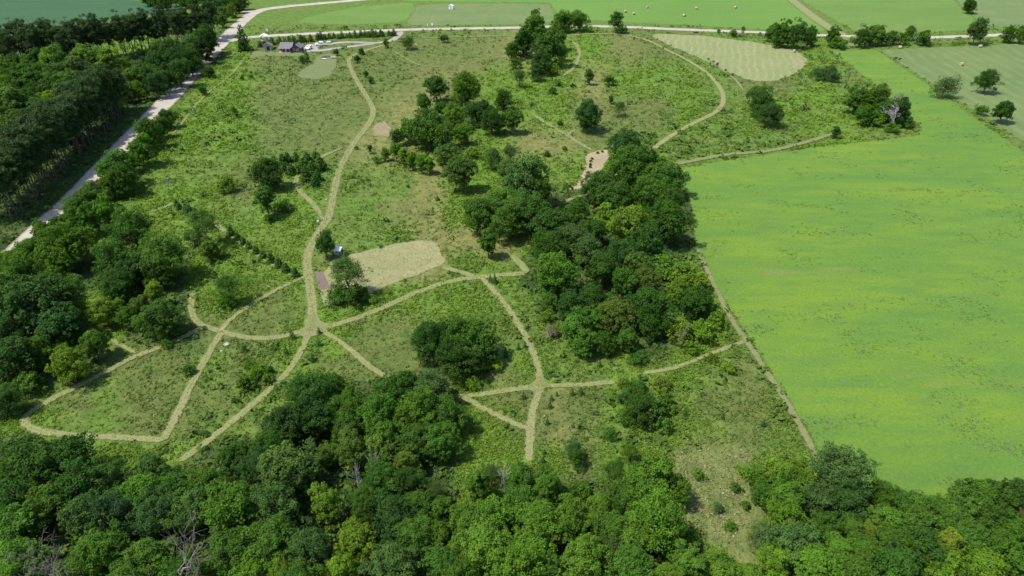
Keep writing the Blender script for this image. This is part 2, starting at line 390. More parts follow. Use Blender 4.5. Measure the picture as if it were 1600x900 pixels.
sheet('row_crop_field', [(-400, 60), (-60, 48), (40, 44), (150, 33), (250, 22), (292, 10), (270, 5), (150, -4), (0, -12), (-400, -10)], M_BLUECROP)
sheet('mown_lawn', [(546, 399), (600, 386), (640, 377), (668, 375), (684, 385), (694, 412), (670, 422), (620, 440), (590, 455), (560, 466), (505, 478), (500, 430), (520, 405)], M_LAWN, 0.9, 0.7)
sheet('house_lawn', [(463, 118), (470, 110), (488, 100), (496, 88), (505, 84), (526, 85), (525, 105), (517, 117), (497, 124), (475, 123)], M_LAWN2, 0.2, 1.0)
sheet('house_yard', [(396, 78), (414, 81), (470, 82), (478, 85), (470, 88), (410, 87), (390, 92)], M_LAWN2, 0.2, 1.0)
sheet('bare_soil', [(577, 205), (588, 192), (602, 190), (610, 203), (606, 215), (585, 213)], M_SOIL, 1.8, 0.6)
sheet('sand_bank', [(882, 297), (905, 288), (913, 262), (918, 242), (930, 235), (948, 233), (952, 246), (944, 262), (934, 272), (920, 285), (908, 296)], M_SAND, 1.4, 0.6)
sheet('garden_bed', [(492, 425), (505, 425), (516, 450), (499, 454)], M_BED, 0.06, 0.5, closed_smooth=False)

# roads
ribbon('gravel_road', [(-90, 530), (-40, 470), (15, 408), (75, 350), (130, 297), (200, 222), (260, 158), (318, 97), (350, 63), (375, 37), (400, 19), (440, 11), (560, 0), (700, -13)], 7.6, M_ROAD, 0.5)
ribbon('side_road', [(398, 17), (300, 25), (145, 43), (45, 53), (-100, 66), (-300, 84)], 6.5, M_ROAD, 0.3)
ribbon('cross_road', [(352, 65), (395, 58), (500, 52), (620, 47), (700, 45), (800, 43.5), (900, 41), (970, 42), (1060, 46), (1200, 51), (1320, 56.5), (1450, 58.5), (1600, 53), (1800, 45)], 6.0, M_ROAD, 0.25)
ribbon('driveway', [(627, 49), (622, 56), (612, 63), (585, 67), (540, 66), (505, 70), (485, 71)], 3.6, M_DRIVE, 0.2)
ribbon('driveway', [(605, 65), (570, 70), (530, 75), (500, 79), (476, 79)], 3.6, M_DRIVE, 0.2)
sheet('parking_lot', [(470, 81), (476, 72), (486, 69), (505, 68), (500, 73), (496, 79), (485, 82)], M_DRIVE, 0.2, 0.8)
ribbon('field_entrance', [(1318, 57), (1323, 64), (1334, 73)], 3.5, M_DIRT, 0.3)
ribbon('field_lane', [(1316, 55), (1285, 36), (1245, 6), (1190, -40)], 8.0, M_TRAIL, 0.5)

# mown paths and trails through the meadow
PATHS = [
 ([(600, 70), (572, 79), (553, 86), (545, 95), (553, 118), (572, 150), (583, 172), (577, 192), (556, 220), (532, 262), (522, 300), (515, 335), (503, 355), (486, 385), (480, 410), (483, 440), (488, 475), (486, 516)], 3.4),
 ([(480, 516), (515, 510), (560, 496), (600, 480), (650, 458), (700, 441), (750, 433), (822, 427)], 2.7),
 ([(752, 433), (785, 470), (815, 515), (835, 555), (846, 602)], 2.3),
 ([(850, 603), (800, 609), (720, 621)], 2.1),
 ([(840, 603), (900, 602), (962, 597)], 1.8),
 ([(1005, 584), (1060, 573), (1110, 553), (1165, 533)], 1.6),
 ([(848, 597), (833, 640), (828, 680), (826, 722)], 2.5),
 ([(715, 617), (760, 640), (800, 660), (828, 672)], 1.9),
 ([(498, 512), (545, 545), (580, 575), (618, 596)], 2.0),
 ([(486, 512), (470, 550), (450, 580), (420, 610), (380, 645), (330, 685), (280, 722)], 2.3),
 ([(488, 512), (440, 526), (390, 528), (345, 518), (310, 505), (300, 485), (300, 458)], 2.3),
 ([(347, 518), (325, 555), (300, 600), (275, 650), (254, 690)], 2.4),
 ([(320, 510), (270, 535), (210, 558), (150, 590), (85, 622), (50, 643), (38, 657), (55, 672), (110, 680), (170, 683), (257, 688)], 2.2),
 ([(342, 520), (355, 505), (375, 488), (420, 460), (465, 437), (486, 428)], 2.0)]
PATHS = [(p, w * (0.72 if i == 0 else 0.68)) for i, (p, w) in enumerate(PATHS)]
for p, w in PATHS: ribbon('mown_path', p, w, M_PATH, 0.30, 0.6)
sheet('path_junction', [(462, 523), (474, 510), (480, 492), (497, 490), (503, 503), (522, 508), (508, 516), (498, 524), (480, 528)], M_JUNCTION, 0.8, 0.5)
sheet('path_junction', [(822, 605), (834, 597), (838, 588), (848, 588), (852, 598), (864, 603), (848, 608), (842, 616), (832, 614)], M_JUNCTION, 0.5, 0.4)
TRAILS = [
 ([(466, 436), (445, 424), (400, 395), (370, 375), (330, 346), (290, 326), (275, 318), (255, 325), (232, 333)], 1.5),
 ([(506, 345), (492, 322), (470, 300), (463, 282), (475, 265), (500, 247), (538, 230)], 1.5),
 ([(828, 176), (858, 195), (885, 211), (900, 221), (928, 237)], 1.5),
 ([(886, 212), (898, 203)], 1.6),
 ([(885, 60), (900, 70), (905, 85), (897, 105), (880, 118), (868, 122)], 1.7),
 ([(214, 553), (192, 541), (172, 530)], 0.9),
 ([(690, 418), (722, 426), (745, 434)], 1.6),
 ([(798, 398), (815, 414), (824, 428)], 1.8),
 ([(385, 88), (360, 118), (320, 150), (290, 185), (268, 214)], 1.0),
 ([(612, 78), (650, 100), (690, 106)], 0.9),
 ([(880, 318), (900, 308), (920, 304)], 1.2),
 ([(620, 76), (634, 76), (650, 72), (646, 66)], 1.0),
 ([(655, 60), (720, 58), (800, 56)], 1.6)]
for p, w in TRAILS: ribbon('faint_trail', p, w * 1.15, M_TRAIL, 0.25, taper=(0.4, 0.4))
ribbon('loop_trail', [(872, 57), (930, 53), (975, 55), (1010, 63), (1045, 80), (1075, 95), (1105, 115), (1125, 138), (1130, 157), (1120, 174), (1080, 195), (1045, 215), (1020, 234)], 2.3, M_PATH, 0.25)
ribbon('dirt_lane', [(1056, 257), (1130, 243), (1200, 236), (1250, 225), (1300, 210)], 2.4, M_DIRT, 0.3)
ribbon('dirt_lane', [(1090, 390), (1113, 440), (1140, 495), (1165, 533), (1200, 585), (1240, 648), (1282, 727)], 1.35, M_DIRT, 0.4)
ribbon('dirt_lane', [(1105, 92), (1135, 115), (1150, 126), (1162, 143)], 1.4, M_DIRT, 0.25, taper=(0.3, 0.3))

# ------------------------------------------------------------------ plant meshes
def unit(v): return v / (np.linalg.norm(v, axis=-1, keepdims=True) + 1e-9)
def leaf_cards(C, N, size, rg, aspect=0.75):
    """one kite-shaped leaf spray per centre C facing N; returns V, F"""
    n = len(C); t = unit(np.cross(N, rg.normal(size=(n, 3)))); b = np.cross(N, t)
    s = size[:, None]
    fold = N * s * rg.uniform(-0.28, 0.28, (n, 1))
    V = np.stack([C - t * s, C + b * s * aspect + fold, C + t * s, C - b * s * aspect + fold], 1).reshape(-1, 3)
    return V, np.arange(n * 4).reshape(n, 4)
def dirs(n, rg, zmin=-1.0):
    z = rg.uniform(zmin, 1, n); a = rg.uniform(0, 2 * np.pi, n); r = np.sqrt(1 - z * z)
    return np.stack([r * np.cos(a), r * np.sin(a), z], 1)
def tube(path, radii, sides=5):
    P = np.array(path); n = len(P); T = unit(np.gradient(P, axis=0))
    ref = np.tile(np.array([0.31, 0.95, 0.05]), (n, 1)); A = unit(np.cross(T, ref)); B = np.cross(T, A)
    th = np.arange(sides) * 2 * np.pi / sides
    V = P[:, None] + np.array(radii)[:, None, None] * (A[:, None] * np.cos(th)[None, :, None] + B[:, None] * np.sin(th)[None, :, None])
    i = np.arange(n * sides).reshape(n, sides); j = np.roll(i, -1, 1)
    return V.reshape(-1, 3), np.stack([i[:-1], j[:-1], j[1:], i[1:]], -1).reshape(-1, 4)
def join(parts):
    V, F, o = [], [], 0
    for v, f in parts: V.append(v); F.append(f + o); o += len(v)
    return np.concatenate(V), np.concatenate(F)
def limb(rg, a, b, r0, r1, n=5, wob=0.12):
    a, b = np.array(a, float), np.array(b, float); t = np.linspace(0, 1, n)[:, None]
    L = np.linalg.norm(b - a); P = a + (b - a) * t + rg.normal(size=(n, 3)) * wob * L * 0.35 * np.sin(np.pi * t)
    return P, np.linspace(r0, r1, n)

def make_trunk(name, rg, top, r0, targets, m, start=0.35):
    P, r = limb(rg, (0, 0, -0.3), (rg.normal() * 0.03 * top, rg.normal() * 0.03 * top, top), r0, r0 * 0.3, 7, 0.06)
    r[0] *= 1.35; parts = [tube(P, r, 7)]
    for t in targets:
        k = rg.uniform(start, 0.9); a = P[0] + (P[-1] - P[0]) * k
        q, rr = limb(rg, a, t, r0 * 0.45 * (1.2 - k), r0 * 0.10, 5); parts.append(tube(q, rr, 5))
    V, F = join(parts); return np_mesh(name, V, F, m, True)

def lobed_crown(seed, R=5.0, hz=4.0, zc=6.3, lobes=17, lobe=0.42, sub=11, leaves=9000, size=0.20, flat=0.8, zmin=-0.45, spread=0.66, inner=0.10, noise=0.16, mat=None, taper=0.0):
    rg = np.random.default_rng(seed)
    d = dirs(lobes, rg, zmin)
    if lobes > 5:                                              # push lobes apart
        for _ in range(12):
            df = d[:, None] - d[None]; ds = (df ** 2).sum(-1, keepdims=True) + 1e-3
            d = unit(d + 0.03 * (df / ds ** 1.5).sum(1)); d[:, 2] = np.maximum(d[:, 2], zmin)
    rad = spread * rg.uniform(0.62, 1.24, lobes)[:, None]
    ph = rg.uniform(0, 6.28, 4); az = np.arctan2(d[:, 1], d[:, 0])
    rad = rad * (1 + 0.13 * np.sin(2 * az + ph[0]) + 0.10 * np.sin(3 * az + ph[1]) + 0.08 * np.sin(3 * d[:, 2] + ph[2]))[:, None]
    c = d * np.array([R, R, hz]) * rad
    c[:, :2] *= (1 - taper * np.clip(c[:, 2:] / hz, -1, 1))
    c = np.concatenate([c, [[0, 0, hz * 0.35]]]); lr = np.concatenate([R * lobe * rg.uniform(0.62, 1.32, lobes), [R * 0.5]])
    # sub clumps on the lobes
    sc, sr, sv, sd = [], [], [], []
    for i in range(len(c)):
        k = max(4, int(sub * (lr[i] / (R * lobe)) ** 1.6)); u = dirs(k, rg, -0.55)
        sc.append(c[i] + u * lr[i] * np.array([1, 1, flat]) * rg.uniform(0.55, 1.0, (k, 1))); sr.append(lr[i] * rg.uniform(0.30, 0.52, k))
        sv.append(np.clip(0.45 + rg.normal(size=k) * 0.11 + rg.normal() * 0.15, 0.05, 0.95)); sd.append(u)
    sc, sr, sv, sd = np.concatenate(sc), np.concatenate(sr), np.concatenate(sv), np.concatenate(sd)
    p = sr ** 2; p /= p.sum(); pick = rg.choice(len(sc), leaves, p=p)
    u = unit(rg.normal(size=(leaves, 3)) + sd[pick] * 0.7 + np.array([0, 0, 0.25]))
    q = sc[pick] + u * (sr[pick] * rg.uniform(0.72, 1.12, leaves))[:, None] * np.array([1, 1, 0.85])
    ins = rg.random(leaves) < inner
    q[ins] = c[rg.integers(0, len(c), ins.sum())] * rg.uniform(0.2, 0.95, (ins.sum(), 1)) + rg.normal(size=(ins.sum(), 3)) * R * 0.12
    q += rg.normal(size=q.shape) * noise * 0.5
    q[:, 2] = np.maximum(q[:, 2], -zc + 0.1)
    N = unit(u * 0.85 + np.array([0, 0, 0.45]) + rg.normal(size=u.shape) * 0.48)
    V, F = leaf_cards(q, N, size * rg.uniform(0.65, 1.35, leaves), rg)
    var = np.clip(sv[pick] + rg.normal(size=leaves) * 0.13, 0, 1)
    V[:, 2] += zc
    tips = c + np.array([0, 0, zc])
    return V, F, np.repeat(var, 4), tips
SPEC = {}
def add_variant(kind, V, F, var, R, zc, trunk, leafmat=None):
    me = np_mesh(kind + '_crown', V, F, leafmat or M_LEAF, False, {'var': ('FLOAT', var)})
    SPEC.setdefault(kind, []).append((me, trunk, R, zc))
def build_kind(kind, n, seed, top, r0, m=M_BARK, nt=9, leafmat=None, **k):
    for i in range(n):
        rg = np.random.default_rng(seed + i * 17)
        kk = dict(k); kk['size'] *= rg.uniform(0.85, 1.25); kk['lobe'] *= rg.uniform(0.82, 1.3); kk['hz'] *= rg.uniform(0.9, 1.1); kk['flat'] = rg.uniform(0.6, 0.95)
        V, F, var, tips = lobed_crown(seed + i * 17, **kk)
        tr = make_trunk(kind + '_trunk', rg, top, r0, tips[rg.permutation(len(tips))[:nt]], m)
        add_variant(kind, V, F, var, k['R'], k['zc'], tr, leafmat)
build_kind('oak', 10, 100, 6.6, 0.34, R=5.0, hz=4.6, zc=4.9, lobes=34, lobe=0.265, sub=12, leaves=19000, size=0.145, zmin=-0.85, spread=0.74)
build_kind('tree', 10, 300, 6.6, 0.24, R=4.0, hz=4.5, zc=4.7, lobes=30, lobe=0.26, sub=11, leaves=14000, size=0.138, zmin=-0.9, spread=0.74, taper=0.15)
build_kind('tall', 4, 500, 9.0, 0.20, R=2.6, hz=4.6, zc=4.7, lobes=18, lobe=0.38, sub=10, leaves=9000, size=0.125, zmin=-0.95, taper=0.3)
build_kind('airy', 3, 600, 8.0, 0.26, nt=16, R=4.3, hz=4.4, zc=4.8, lobes=34, lobe=0.21, sub=8, leaves=8000, size=0.125, zmin=-0.9, spread=0.78, inner=0.03, noise=0.4)
build_kind('bush', 5, 700, 1.5, 0.07, nt=7, R=1.6, hz=1.15, zc=1.05, lobes=10, lobe=0.42, sub=8, leaves=2400, size=0.095, zmin=-0.5, noise=0.1)
build_kind('willow', 3, 800, 2.4, 0.09, nt=12, R=2.2, hz=1.8, zc=1.7, lobes=22, lobe=0.25, sub=7, leaves=3600, size=0.09, zmin=-0.6, noise=0.2)

def conifer(seed, h, R, tiers, per, size, z0, round_=0.9, droop=0.25, leaves=26, thick=0.10):
    """tiers of needle boughs round a leader"""
    rg = np.random.default_rng(seed); C, N, S, VV = [], [], [], []
    for t in range(tiers):
        f = (t + 0.5) / tiers; z = z0 + (h - z0) * f
        rr = R * (1 - f) ** round_ * rg.uniform(0.82, 1.15) + 0.04 * R
        k = max(3, int(per * (0.35 + 0.65 * (1 - f))))
        a0 = rg.uniform(0, 6.28)
        for b in range(k):
            a = a0 + b * 2 * np.pi / k + rg.normal() * 0.15; L = rr * rg.uniform(0.7, 1.12); v = np.clip(0.45 + rg.normal() * 0.16, 0, 1)
            n = max(5, int(leaves * (0.4 + 0.6 * (1 - f)))); s = np.sqrt(rg.uniform(0.02, 1, n))
            d = np.array([np.cos(a), np.sin(a)]); w = rg.normal(size=n) * 0.20 * L * (1.1 - s * 0.6)
            x = d[0] * L * s - d[1] * w; y = d[1] * L * s + d[0] * w; zz = z - droop * L * s ** 1.5 + rg.normal(size=n) * thick
            C.append(np.stack([x, y, zz], 1)); N.append(unit(np.stack([x * 0.35, y * 0.35, np.full(n, 0.8)], 1) + rg.normal(size=(n, 3)) * 0.45))
            S.append(size * rg.uniform(0.6, 1.3, n)); VV.append(np.clip(v + rg.normal(size=n) * 0.12, 0, 1))
    C, N, S, VV = map(np.concatenate, (C, N, S, VV))
    V, F = leaf_cards(C, N, S, rg, 0.5); return V, F, np.repeat(VV, 4)
for i in range(5):                                             # plantation pines: long bare stems, tufted tops
    rg = np.random.default_rng(900 + i)
    V, F, var, tips = lobed_crown(900 + i, R=2.7, hz=6.6, zc=11.6, lobes=26, lobe=0.40, sub=8, leaves=7500, size=0.15, zmin=-0.95, spread=0.70, inner=0.06, noise=0.3, flat=0.55, taper=0.35)
    tr = make_trunk('pine_trunk', rg, 17.0, 0.17, np.concatenate([tips[:8], [[rg.normal() * 0.8, rg.normal() * 0.8, z] for z in (5, 6.5, 8, 9)]]), M_PINEBARK, 0.30)
    add_variant('pine', V, F, var, 2.7, 11.6, tr, M_NEEDLE)
for i in range(4):
    rg = np.random.default_rng(950 + i)
    V, F, var = conifer(950 + i, 4.2, 1.35, 15, 10, 0.15, 0.15, 0.5)
    tr = make_trunk('conifer_trunk', rg, 3.9, 0.09, [(0.6 * math.cos(a), 0.6 * math.sin(a), z) for a, z in ((0, 1.2), (2, 1.6), (4, 2.1))], M_PINEBARK)
    add_variant('conifer', V, F, var, 1.35, 1.6, tr, M_NEEDLE)
for i in range(3):
    rg = np.random.default_rng(980 + i)
    V, F, var = conifer(980 + i, 1.7, 0.62, 8, 8, 0.085, 0.08, 0.85, 0.2, 16, 0.05)
    tr = make_trunk('sapling_trunk', rg, 1.5, 0.035, [(0.25, 0.1, 0.5), (-0.2, 0.2, 0.8)], M_PINEBARK)
    add_variant('sapling', V, F, var, 0.62, 0.65, tr, M_NEEDLE)

def bare_tree(seed, h, spread, r0, depth=4, m=M_DEAD, lean=(0, 0)):
    """returns (trunk mesh, branches mesh)"""
    rg = np.random.default_rng(seed); out = [[], []]
    def grow(p, d, L, r, lv):
        q = p + d * L; P, rr = limb(rg, p, q, r, r * 0.45, 5 if lv < 2 else 4, 0.22); out[0 if lv == 0 else 1].append(tube(P, rr, 6 if lv < 2 else 4))
        if lv >= depth: return
        for k in range(4 if lv < 2 else 3):
            t = rg.uniform(0.35, 1.0); a = p + (q - p) * t
            nd = unit(d + rg.normal(size=3) * spread + np.array([0, 0, 0.12])); grow(a, nd, L * rg.uniform(0.5, 0.78), max(r * 0.42, 0.014), lv + 1)
    grow(np.array([0, 0, -0.2]), unit(np.array([lean[0], lean[1], 1.0])), h * 0.45, r0, 0)
    a = join(out[0]); b = join(out[1])
    return np_mesh('dead_trunk', a[0], a[1], m, True), np_mesh('dead_branches', b[0], b[1], m, True)

# ------------------------------------------------------------------ tints (leaf base colours)
TINT = {'dark': (0.043, 0.098, 0.016), 'deep': (0.037, 0.084, 0.019), 'mid': (0.060, 0.130, 0.018), 'fresh': (0.083, 0.168, 0.019), 'lime': (0.106, 0.182, 0.019),
        'yellow': (0.108, 0.166, 0.022), 'grey': (0.068, 0.124, 0.032), 'olive': (0.080, 0.132, 0.023), 'blue': (0.047, 0.102, 0.030), 'pine': (0.034, 0.066, 0.021), 'russet': (0.095, 0.098, 0.038), 'silver': (0.19, 0.21, 0.15)}
WORD = {'dark': 'dark green', 'deep': 'deep green', 'mid': 'mid green', 'fresh': 'fresh green', 'lime': 'lime green', 'yellow': 'yellow green', 'grey': 'grey green',
        'olive': 'olive green', 'blue': 'bluish green', 'pine': 'blackish green', 'russet': 'brownish green', 'silver': 'silvery'}
NOUN = {'oak': 'oak', 'tree': 'leafy tree', 'tall': 'slender tree', 'airy': 'open-crowned tree', 'bush': 'bush', 'willow': 'willow bush', 'pine': 'pine', 'conifer': 'conifer', 'sapling': 'spruce sapling'}
NAME = {'oak': 'oak_tree', 'tree': 'leafy_tree', 'tall': 'slender_tree', 'airy': 'open_crowned_tree', 'bush': 'bush', 'willow': 'willow_bush', 'pine': 'pine_tree', 'conifer': 'conifer_tree', 'sapling': 'spruce_sapling'}
CATG = {'bush': 'bush', 'willow': 'bush', 'pine': 'pine tree', 'conifer': 'conifer', 'sapling': 'sapling'}
ORD = 'first second third fourth fifth sixth seventh eighth ninth tenth eleventh twelfth thirteenth fourteenth fifteenth sixteenth seventeenth eighteenth nineteenth twentieth'.split()
def ordinal(n):
    if n <= 20: return ORD[n - 1]
    t, u = divmod(n, 10); tens = ['', '', 'twent', 'thirt', 'fort', 'fift', 'sixt', 'sevent', 'eight', 'ninet'][t]
    return tens + 'ieth' if u == 0 else tens + 'y-' + ORD[u - 1]
TREE_XY = []
def plant(cx, cy_, w, kind, tint, label, group, asp=1.0, base=None, scale=None):
    """stand a plant so that its crown fills w survey px round (cx, cy_); or at land point base with scale"""
    me, tr, R, zc = SPEC[kind][rnd.randrange(len(SPEC[kind]))]
    if base is None:
        s = 1.0
        for _ in range(8):
            z = zc * s * asp; s = w / 2 * depth_at(cx, cy_, z) / FPX / (R * 1.04)
        p = G(cx, cy_, zc * s * asp); loc = (p.x, p.y, 0)
    else: s, loc = scale, base
    o = empty(NAME[kind], loc, rnd.uniform(0, 6.28)); v = rnd.uniform(0.92, 1.08)
    o.scale = (s * rnd.uniform(0.95, 1.05), s * rnd.uniform(0.95, 1.05), s * asp * rnd.uniform(0.94, 1.06))
    c = link('crown', me, o); t = TINT[tint]; g = rnd.uniform(0.86, 1.14)
    c.color = (t[0] * g * rnd.uniform(0.90, 1.10), t[1] * g, t[2] * g * rnd.uniform(0.85, 1.15), 1)
    link('trunk', tr, o)
    tag(o, label, CATG.get(kind, 'tree'), group)
    TREE_XY.append((loc[0], loc[1], R * s, kind))
    return o
def grove(where, group, items, rows=None, jit=0.0):
    """items (x, y, w[, kind, tint, asp]); labelled by row and place from the left"""
    its = [tuple(i) + ('oak', 'dark', 1.0)[len(i) - 3:] for i in items]
    rows = rows or [(-1e9, 1e9, '')]
    for lo, hi, rname in rows:
        sel = sorted([i for i in its if lo <= i[1] < hi]); n = len(sel)
        for k, (x, y, w, kind, tint, asp) in enumerate(sel):
            place = (rname + ' of ' + where) if rname else where
            plant(x, y, w, kind, tint, f'{WORD[tint]} {NOUN[kind]}, {ordinal(k + 1)} from left in {place}', group, asp)
def single(x, y, w, kind, tint, label, group=None, asp=1.0):
    return plant(x, y, w, kind, tint, label, group, asp)

# ---- front woods along the lower edge, western block
FRONT = [
 (55, 732, 100), (100, 723, 90), (15, 757, 85, 'oak', 'mid'), (130, 762, 92), (170, 755, 75), (237, 732, 52, 'tree', 'grey'), (217, 778, 85, 'oak', 'mid'), (275, 768, 75, 'oak', 'mid'), (374, 716, 60), (408, 728, 72, 'oak', 'deep'), (315, 762, 62, 'tree', 'mid'),
 (30, 782, 88), (82, 790, 74, 'oak', 'mid'), (137, 812, 86, 'oak', 'grey'), (187, 803, 84, 'oak', 'blue'), (247, 800, 84, 'oak', 'blue'), (297, 795, 80, 'oak', 'grey'), (362, 800, 104, 'oak', 'mid'), (338, 765, 70),
 (25, 832, 82, 'oak', 'mid'), (160, 862, 88, 'oak', 'mid'), (232, 872, 80, 'oak', 'mid'), (36, 885, 96, 'oak', 'fresh'), (118, 893, 76, 'oak', 'mid'), (368, 862, 82, 'oak', 'dark'), (388, 897, 72, 'oak', 'fresh'), (280, 905, 80, 'oak', 'mid'), (200, 915, 80, 'oak', 'mid'),
 (486, 618, 82), (520, 602, 46, 'oak', 'mid'), (456, 662, 74, 'oak', 'deep'), (492, 656, 76, 'oak', 'deep'), (540, 640, 72, 'oak', 'mid'), (625, 608, 70, 'oak', 'dark'), (675, 612, 72, 'oak', 'grey'), (592, 652, 72, 'tree', 'mid'), (650, 648, 76, 'tree', 'fresh'), (700, 650, 66, 'oak', 'mid'),
 (426, 694, 66, 'oak', 'dark'), (450, 735, 104, 'oak', 'grey'), (512, 710, 44, 'tree', 'olive'), (548, 706, 52, 'tall', 'olive'), (594, 712, 56, 'tree', 'olive'), (636, 724, 52, 'tree', 'olive'), (600, 682, 66, 'oak', 'mid'), (652, 692, 70, 'oak', 'dark'), (688, 690, 66, 'tree', 'mid'), (540, 672, 60, 'oak', 'dark'),
 (425, 792, 96, 'oak', 'grey'), (420, 850, 98, 'oak', 'mid'), (482, 860, 86, 'oak', 'blue'), (510, 792, 52, 'tall', 'lime'), (594, 752, 72, 'oak', 'mid'), (640, 758, 60, 'oak', 'dark'), (572, 790, 60, 'oak', 'dark'), (616, 808, 84, 'oak', 'deep'), (652, 796, 66, 'oak', 'dark'), (682, 800, 52, 'tree', 'mid'),
 (556, 846, 70, 'tree', 'yellow'), (640, 842, 76, 'oak', 'mid'), (680, 836, 58, 'tree', 'fresh'), (615, 882, 88, 'oak', 'grey'), (688, 880, 70, 'oak', 'mid'), (536, 890, 60, 'tree', 'lime'), (470, 910, 80, 'oak', 'mid'), (440, 895, 60, 'tree', 'yellow')]
grove('front woods', 'trees of the front woods', FRONT, [(590, 668, 'uppermost row'), (668, 781, 'second row'), (781, 838, 'third row'), (838, 1000, 'lowest row')])
# ---- front woods, middle part
MIDW = [(680, 770, 44, 'airy', 'grey'), (745, 758, 42, 'tall', 'mid'), (768, 742, 44, 'airy', 'grey'), (812, 748, 60, 'tree', 'mid'), (855, 768, 62, 'tree', 'mid'), (737, 822, 78, 'tree', 'mid'), (718, 860, 50, 'tree', 'lime'), (770, 812, 78, 'tree', 'fresh'), (762, 855, 88, 'tree', 'fresh'), (792, 892, 72, 'tree', 'fresh'),
 (812, 795, 76, 'tree', 'mid'), (842, 815, 84, 'tree', 'fresh'), (887, 820, 76, 'tree', 'fresh'), (935, 795, 58, 'tree', 'fresh'), (960, 740, 54, 'airy', 'mid'), (1012, 755, 84, 'tree', 'fresh'), (1052, 764, 62, 'tree', 'fresh'), (978, 778, 58, 'tree', 'mid'), (1028, 808, 100, 'tree', 'fresh'), (955, 832, 68, 'tree', 'mid'), (992, 838, 66, 'tree', 'fresh'), (912, 872, 86, 'tree', 'fresh'), (952, 862, 58, 'airy', 'grey'), (985, 884, 84, 'tree', 'mid'), (826, 868, 78, 'tree', 'fresh'), (858, 886, 60, 'tree', 'mid'), (905, 768, 44, 'bush', 'mid'), (720, 905, 70, 'tree', 'mid'),
 (1072, 880, 66, 'tree', 'mid'), (1124, 884, 64, 'tree', 'fresh'), (1080, 845, 36, 'tree', 'mid'), (1040, 905, 60, 'tree', 'fresh'), (1170, 900, 46, 'tree', 'fresh')]
grove('middle front woods', 'trees of the middle front woods', MIDW, [(700, 785, 'upper row'), (785, 848, 'middle row'), (848, 1000, 'lowest row')])
# ---- front woods, eastern block below the crop field
EASTW = [(1226, 782, 70, 'tree', 'mid'), (1228, 812, 66, 'tree', 'fresh'), (1314, 740, 92, 'oak', 'grey', 1.25), (1278, 782, 66, 'oak', 'grey'), (1322, 785, 78, 'oak', 'deep'), (1382, 778, 58, 'oak', 'mid'), (1288, 826, 58, 'tree', 'mid'), (1420, 792, 56, 'tree', 'mid'), (1462, 800, 58, 'tree', 'mid'), (1530, 778, 78, 'tree', 'mid'), (1565, 784, 66, 'tree', 'dark'), (1596, 768, 44, 'tree', 'blue'), (1432, 822, 78, 'tree', 'mid'), (1500, 806, 68, 'tree', 'mid'), (1388, 822, 66, 'tree', 'fresh'), (1362, 832, 48, 'tree', 'yellow'),
 (1234, 852, 78, 'tree', 'grey'), (1272, 884, 80, 'tree', 'fresh'), (1306, 860, 58, 'tree', 'fresh'), (1350, 862, 68, 'tree', 'mid'), (1396, 850, 76, 'tree', 'mid'), (1438, 862, 78, 'tree', 'dark'), (1480, 852, 46, 'tall', 'yellow'), (1514, 846, 78, 'tree', 'mid'), (1540, 818, 72, 'tree', 'dark'), (1576, 832, 74, 'tree', 'mid'), (1594, 808, 38, 'tree', 'russet'), (1396, 890, 86, 'tree', 'dark'), (1470, 888, 62, 'tree', 'lime'), (1532, 888, 78, 'tree', 'fresh'), (1578, 876, 74, 'tree', 'mid'), (1210, 872, 56, 'tree', 'fresh'), (1338, 898, 70, 'tree', 'mid'), (1255, 830, 52, 'tree', 'mid'), (1612, 850, 60, 'tree', 'mid'), (1480, 828, 60, 'tree', 'mid'), (1330, 825, 46, 'tree', 'mid')]
grove('east front woods', 'trees of the eastern front woods', EASTW, [(700, 805, 'upper row'), (805, 846, 'middle row'), (846, 1000, 'lowest row')])
# ---- left oak wood
LEFTW = [(207, 358, 76), (178, 405, 70, 'oak', 'mid'), (255, 402, 84, 'oak', 'mid'), (187, 442, 60, 'oak', 'deep'), (100, 386, 80, 'oak', 'mid'), (96, 408, 50, 'tree', 'fresh'), (32, 425, 60, 'tree', 'mid'), (14, 448, 44, 'tree', 'mid'), (75, 442, 46, 'tree', 'mid'), (215, 420, 60, 'oak', 'deep'), (248, 432, 50, 'oak', 'dark'),
 (50, 482, 116, 'oak', 'deep'), (8, 470, 84, 'oak', 'dark'), (98, 468, 72, 'oak', 'dark'), (92, 512, 80, 'oak', 'deep'), (18, 560, 84, 'oak', 'deep'), (62, 545, 64, 'oak', 'mid'), (20, 520, 80, 'oak', 'deep'), (162, 487, 50, 'tree', 'lime'), (107, 570, 60, 'tree', 'lime'), (147, 538, 52, 'tree', 'mid'), (252, 497, 70, 'oak', 'dark'), (242, 460, 30, 'tall', 'yellow'), (216, 478, 26, 'tall', 'olive'), (182, 456, 56, 'oak', 'dark'), (200, 495, 40, 'tree', 'mid'), (6, 628, 56, 'oak', 'deep'), (130, 490, 44, 'bush', 'lime'), (45, 600, 50, 'bush', 'mid'), (228, 505, 36, 'tree', 'fresh')]
grove('left oak wood', 'trees of the left oak wood', LEFTW, [(300, 415, 'top row'), (415, 475, 'second row'), (475, 530, 'third row'), (530, 700, 'lowest row')])
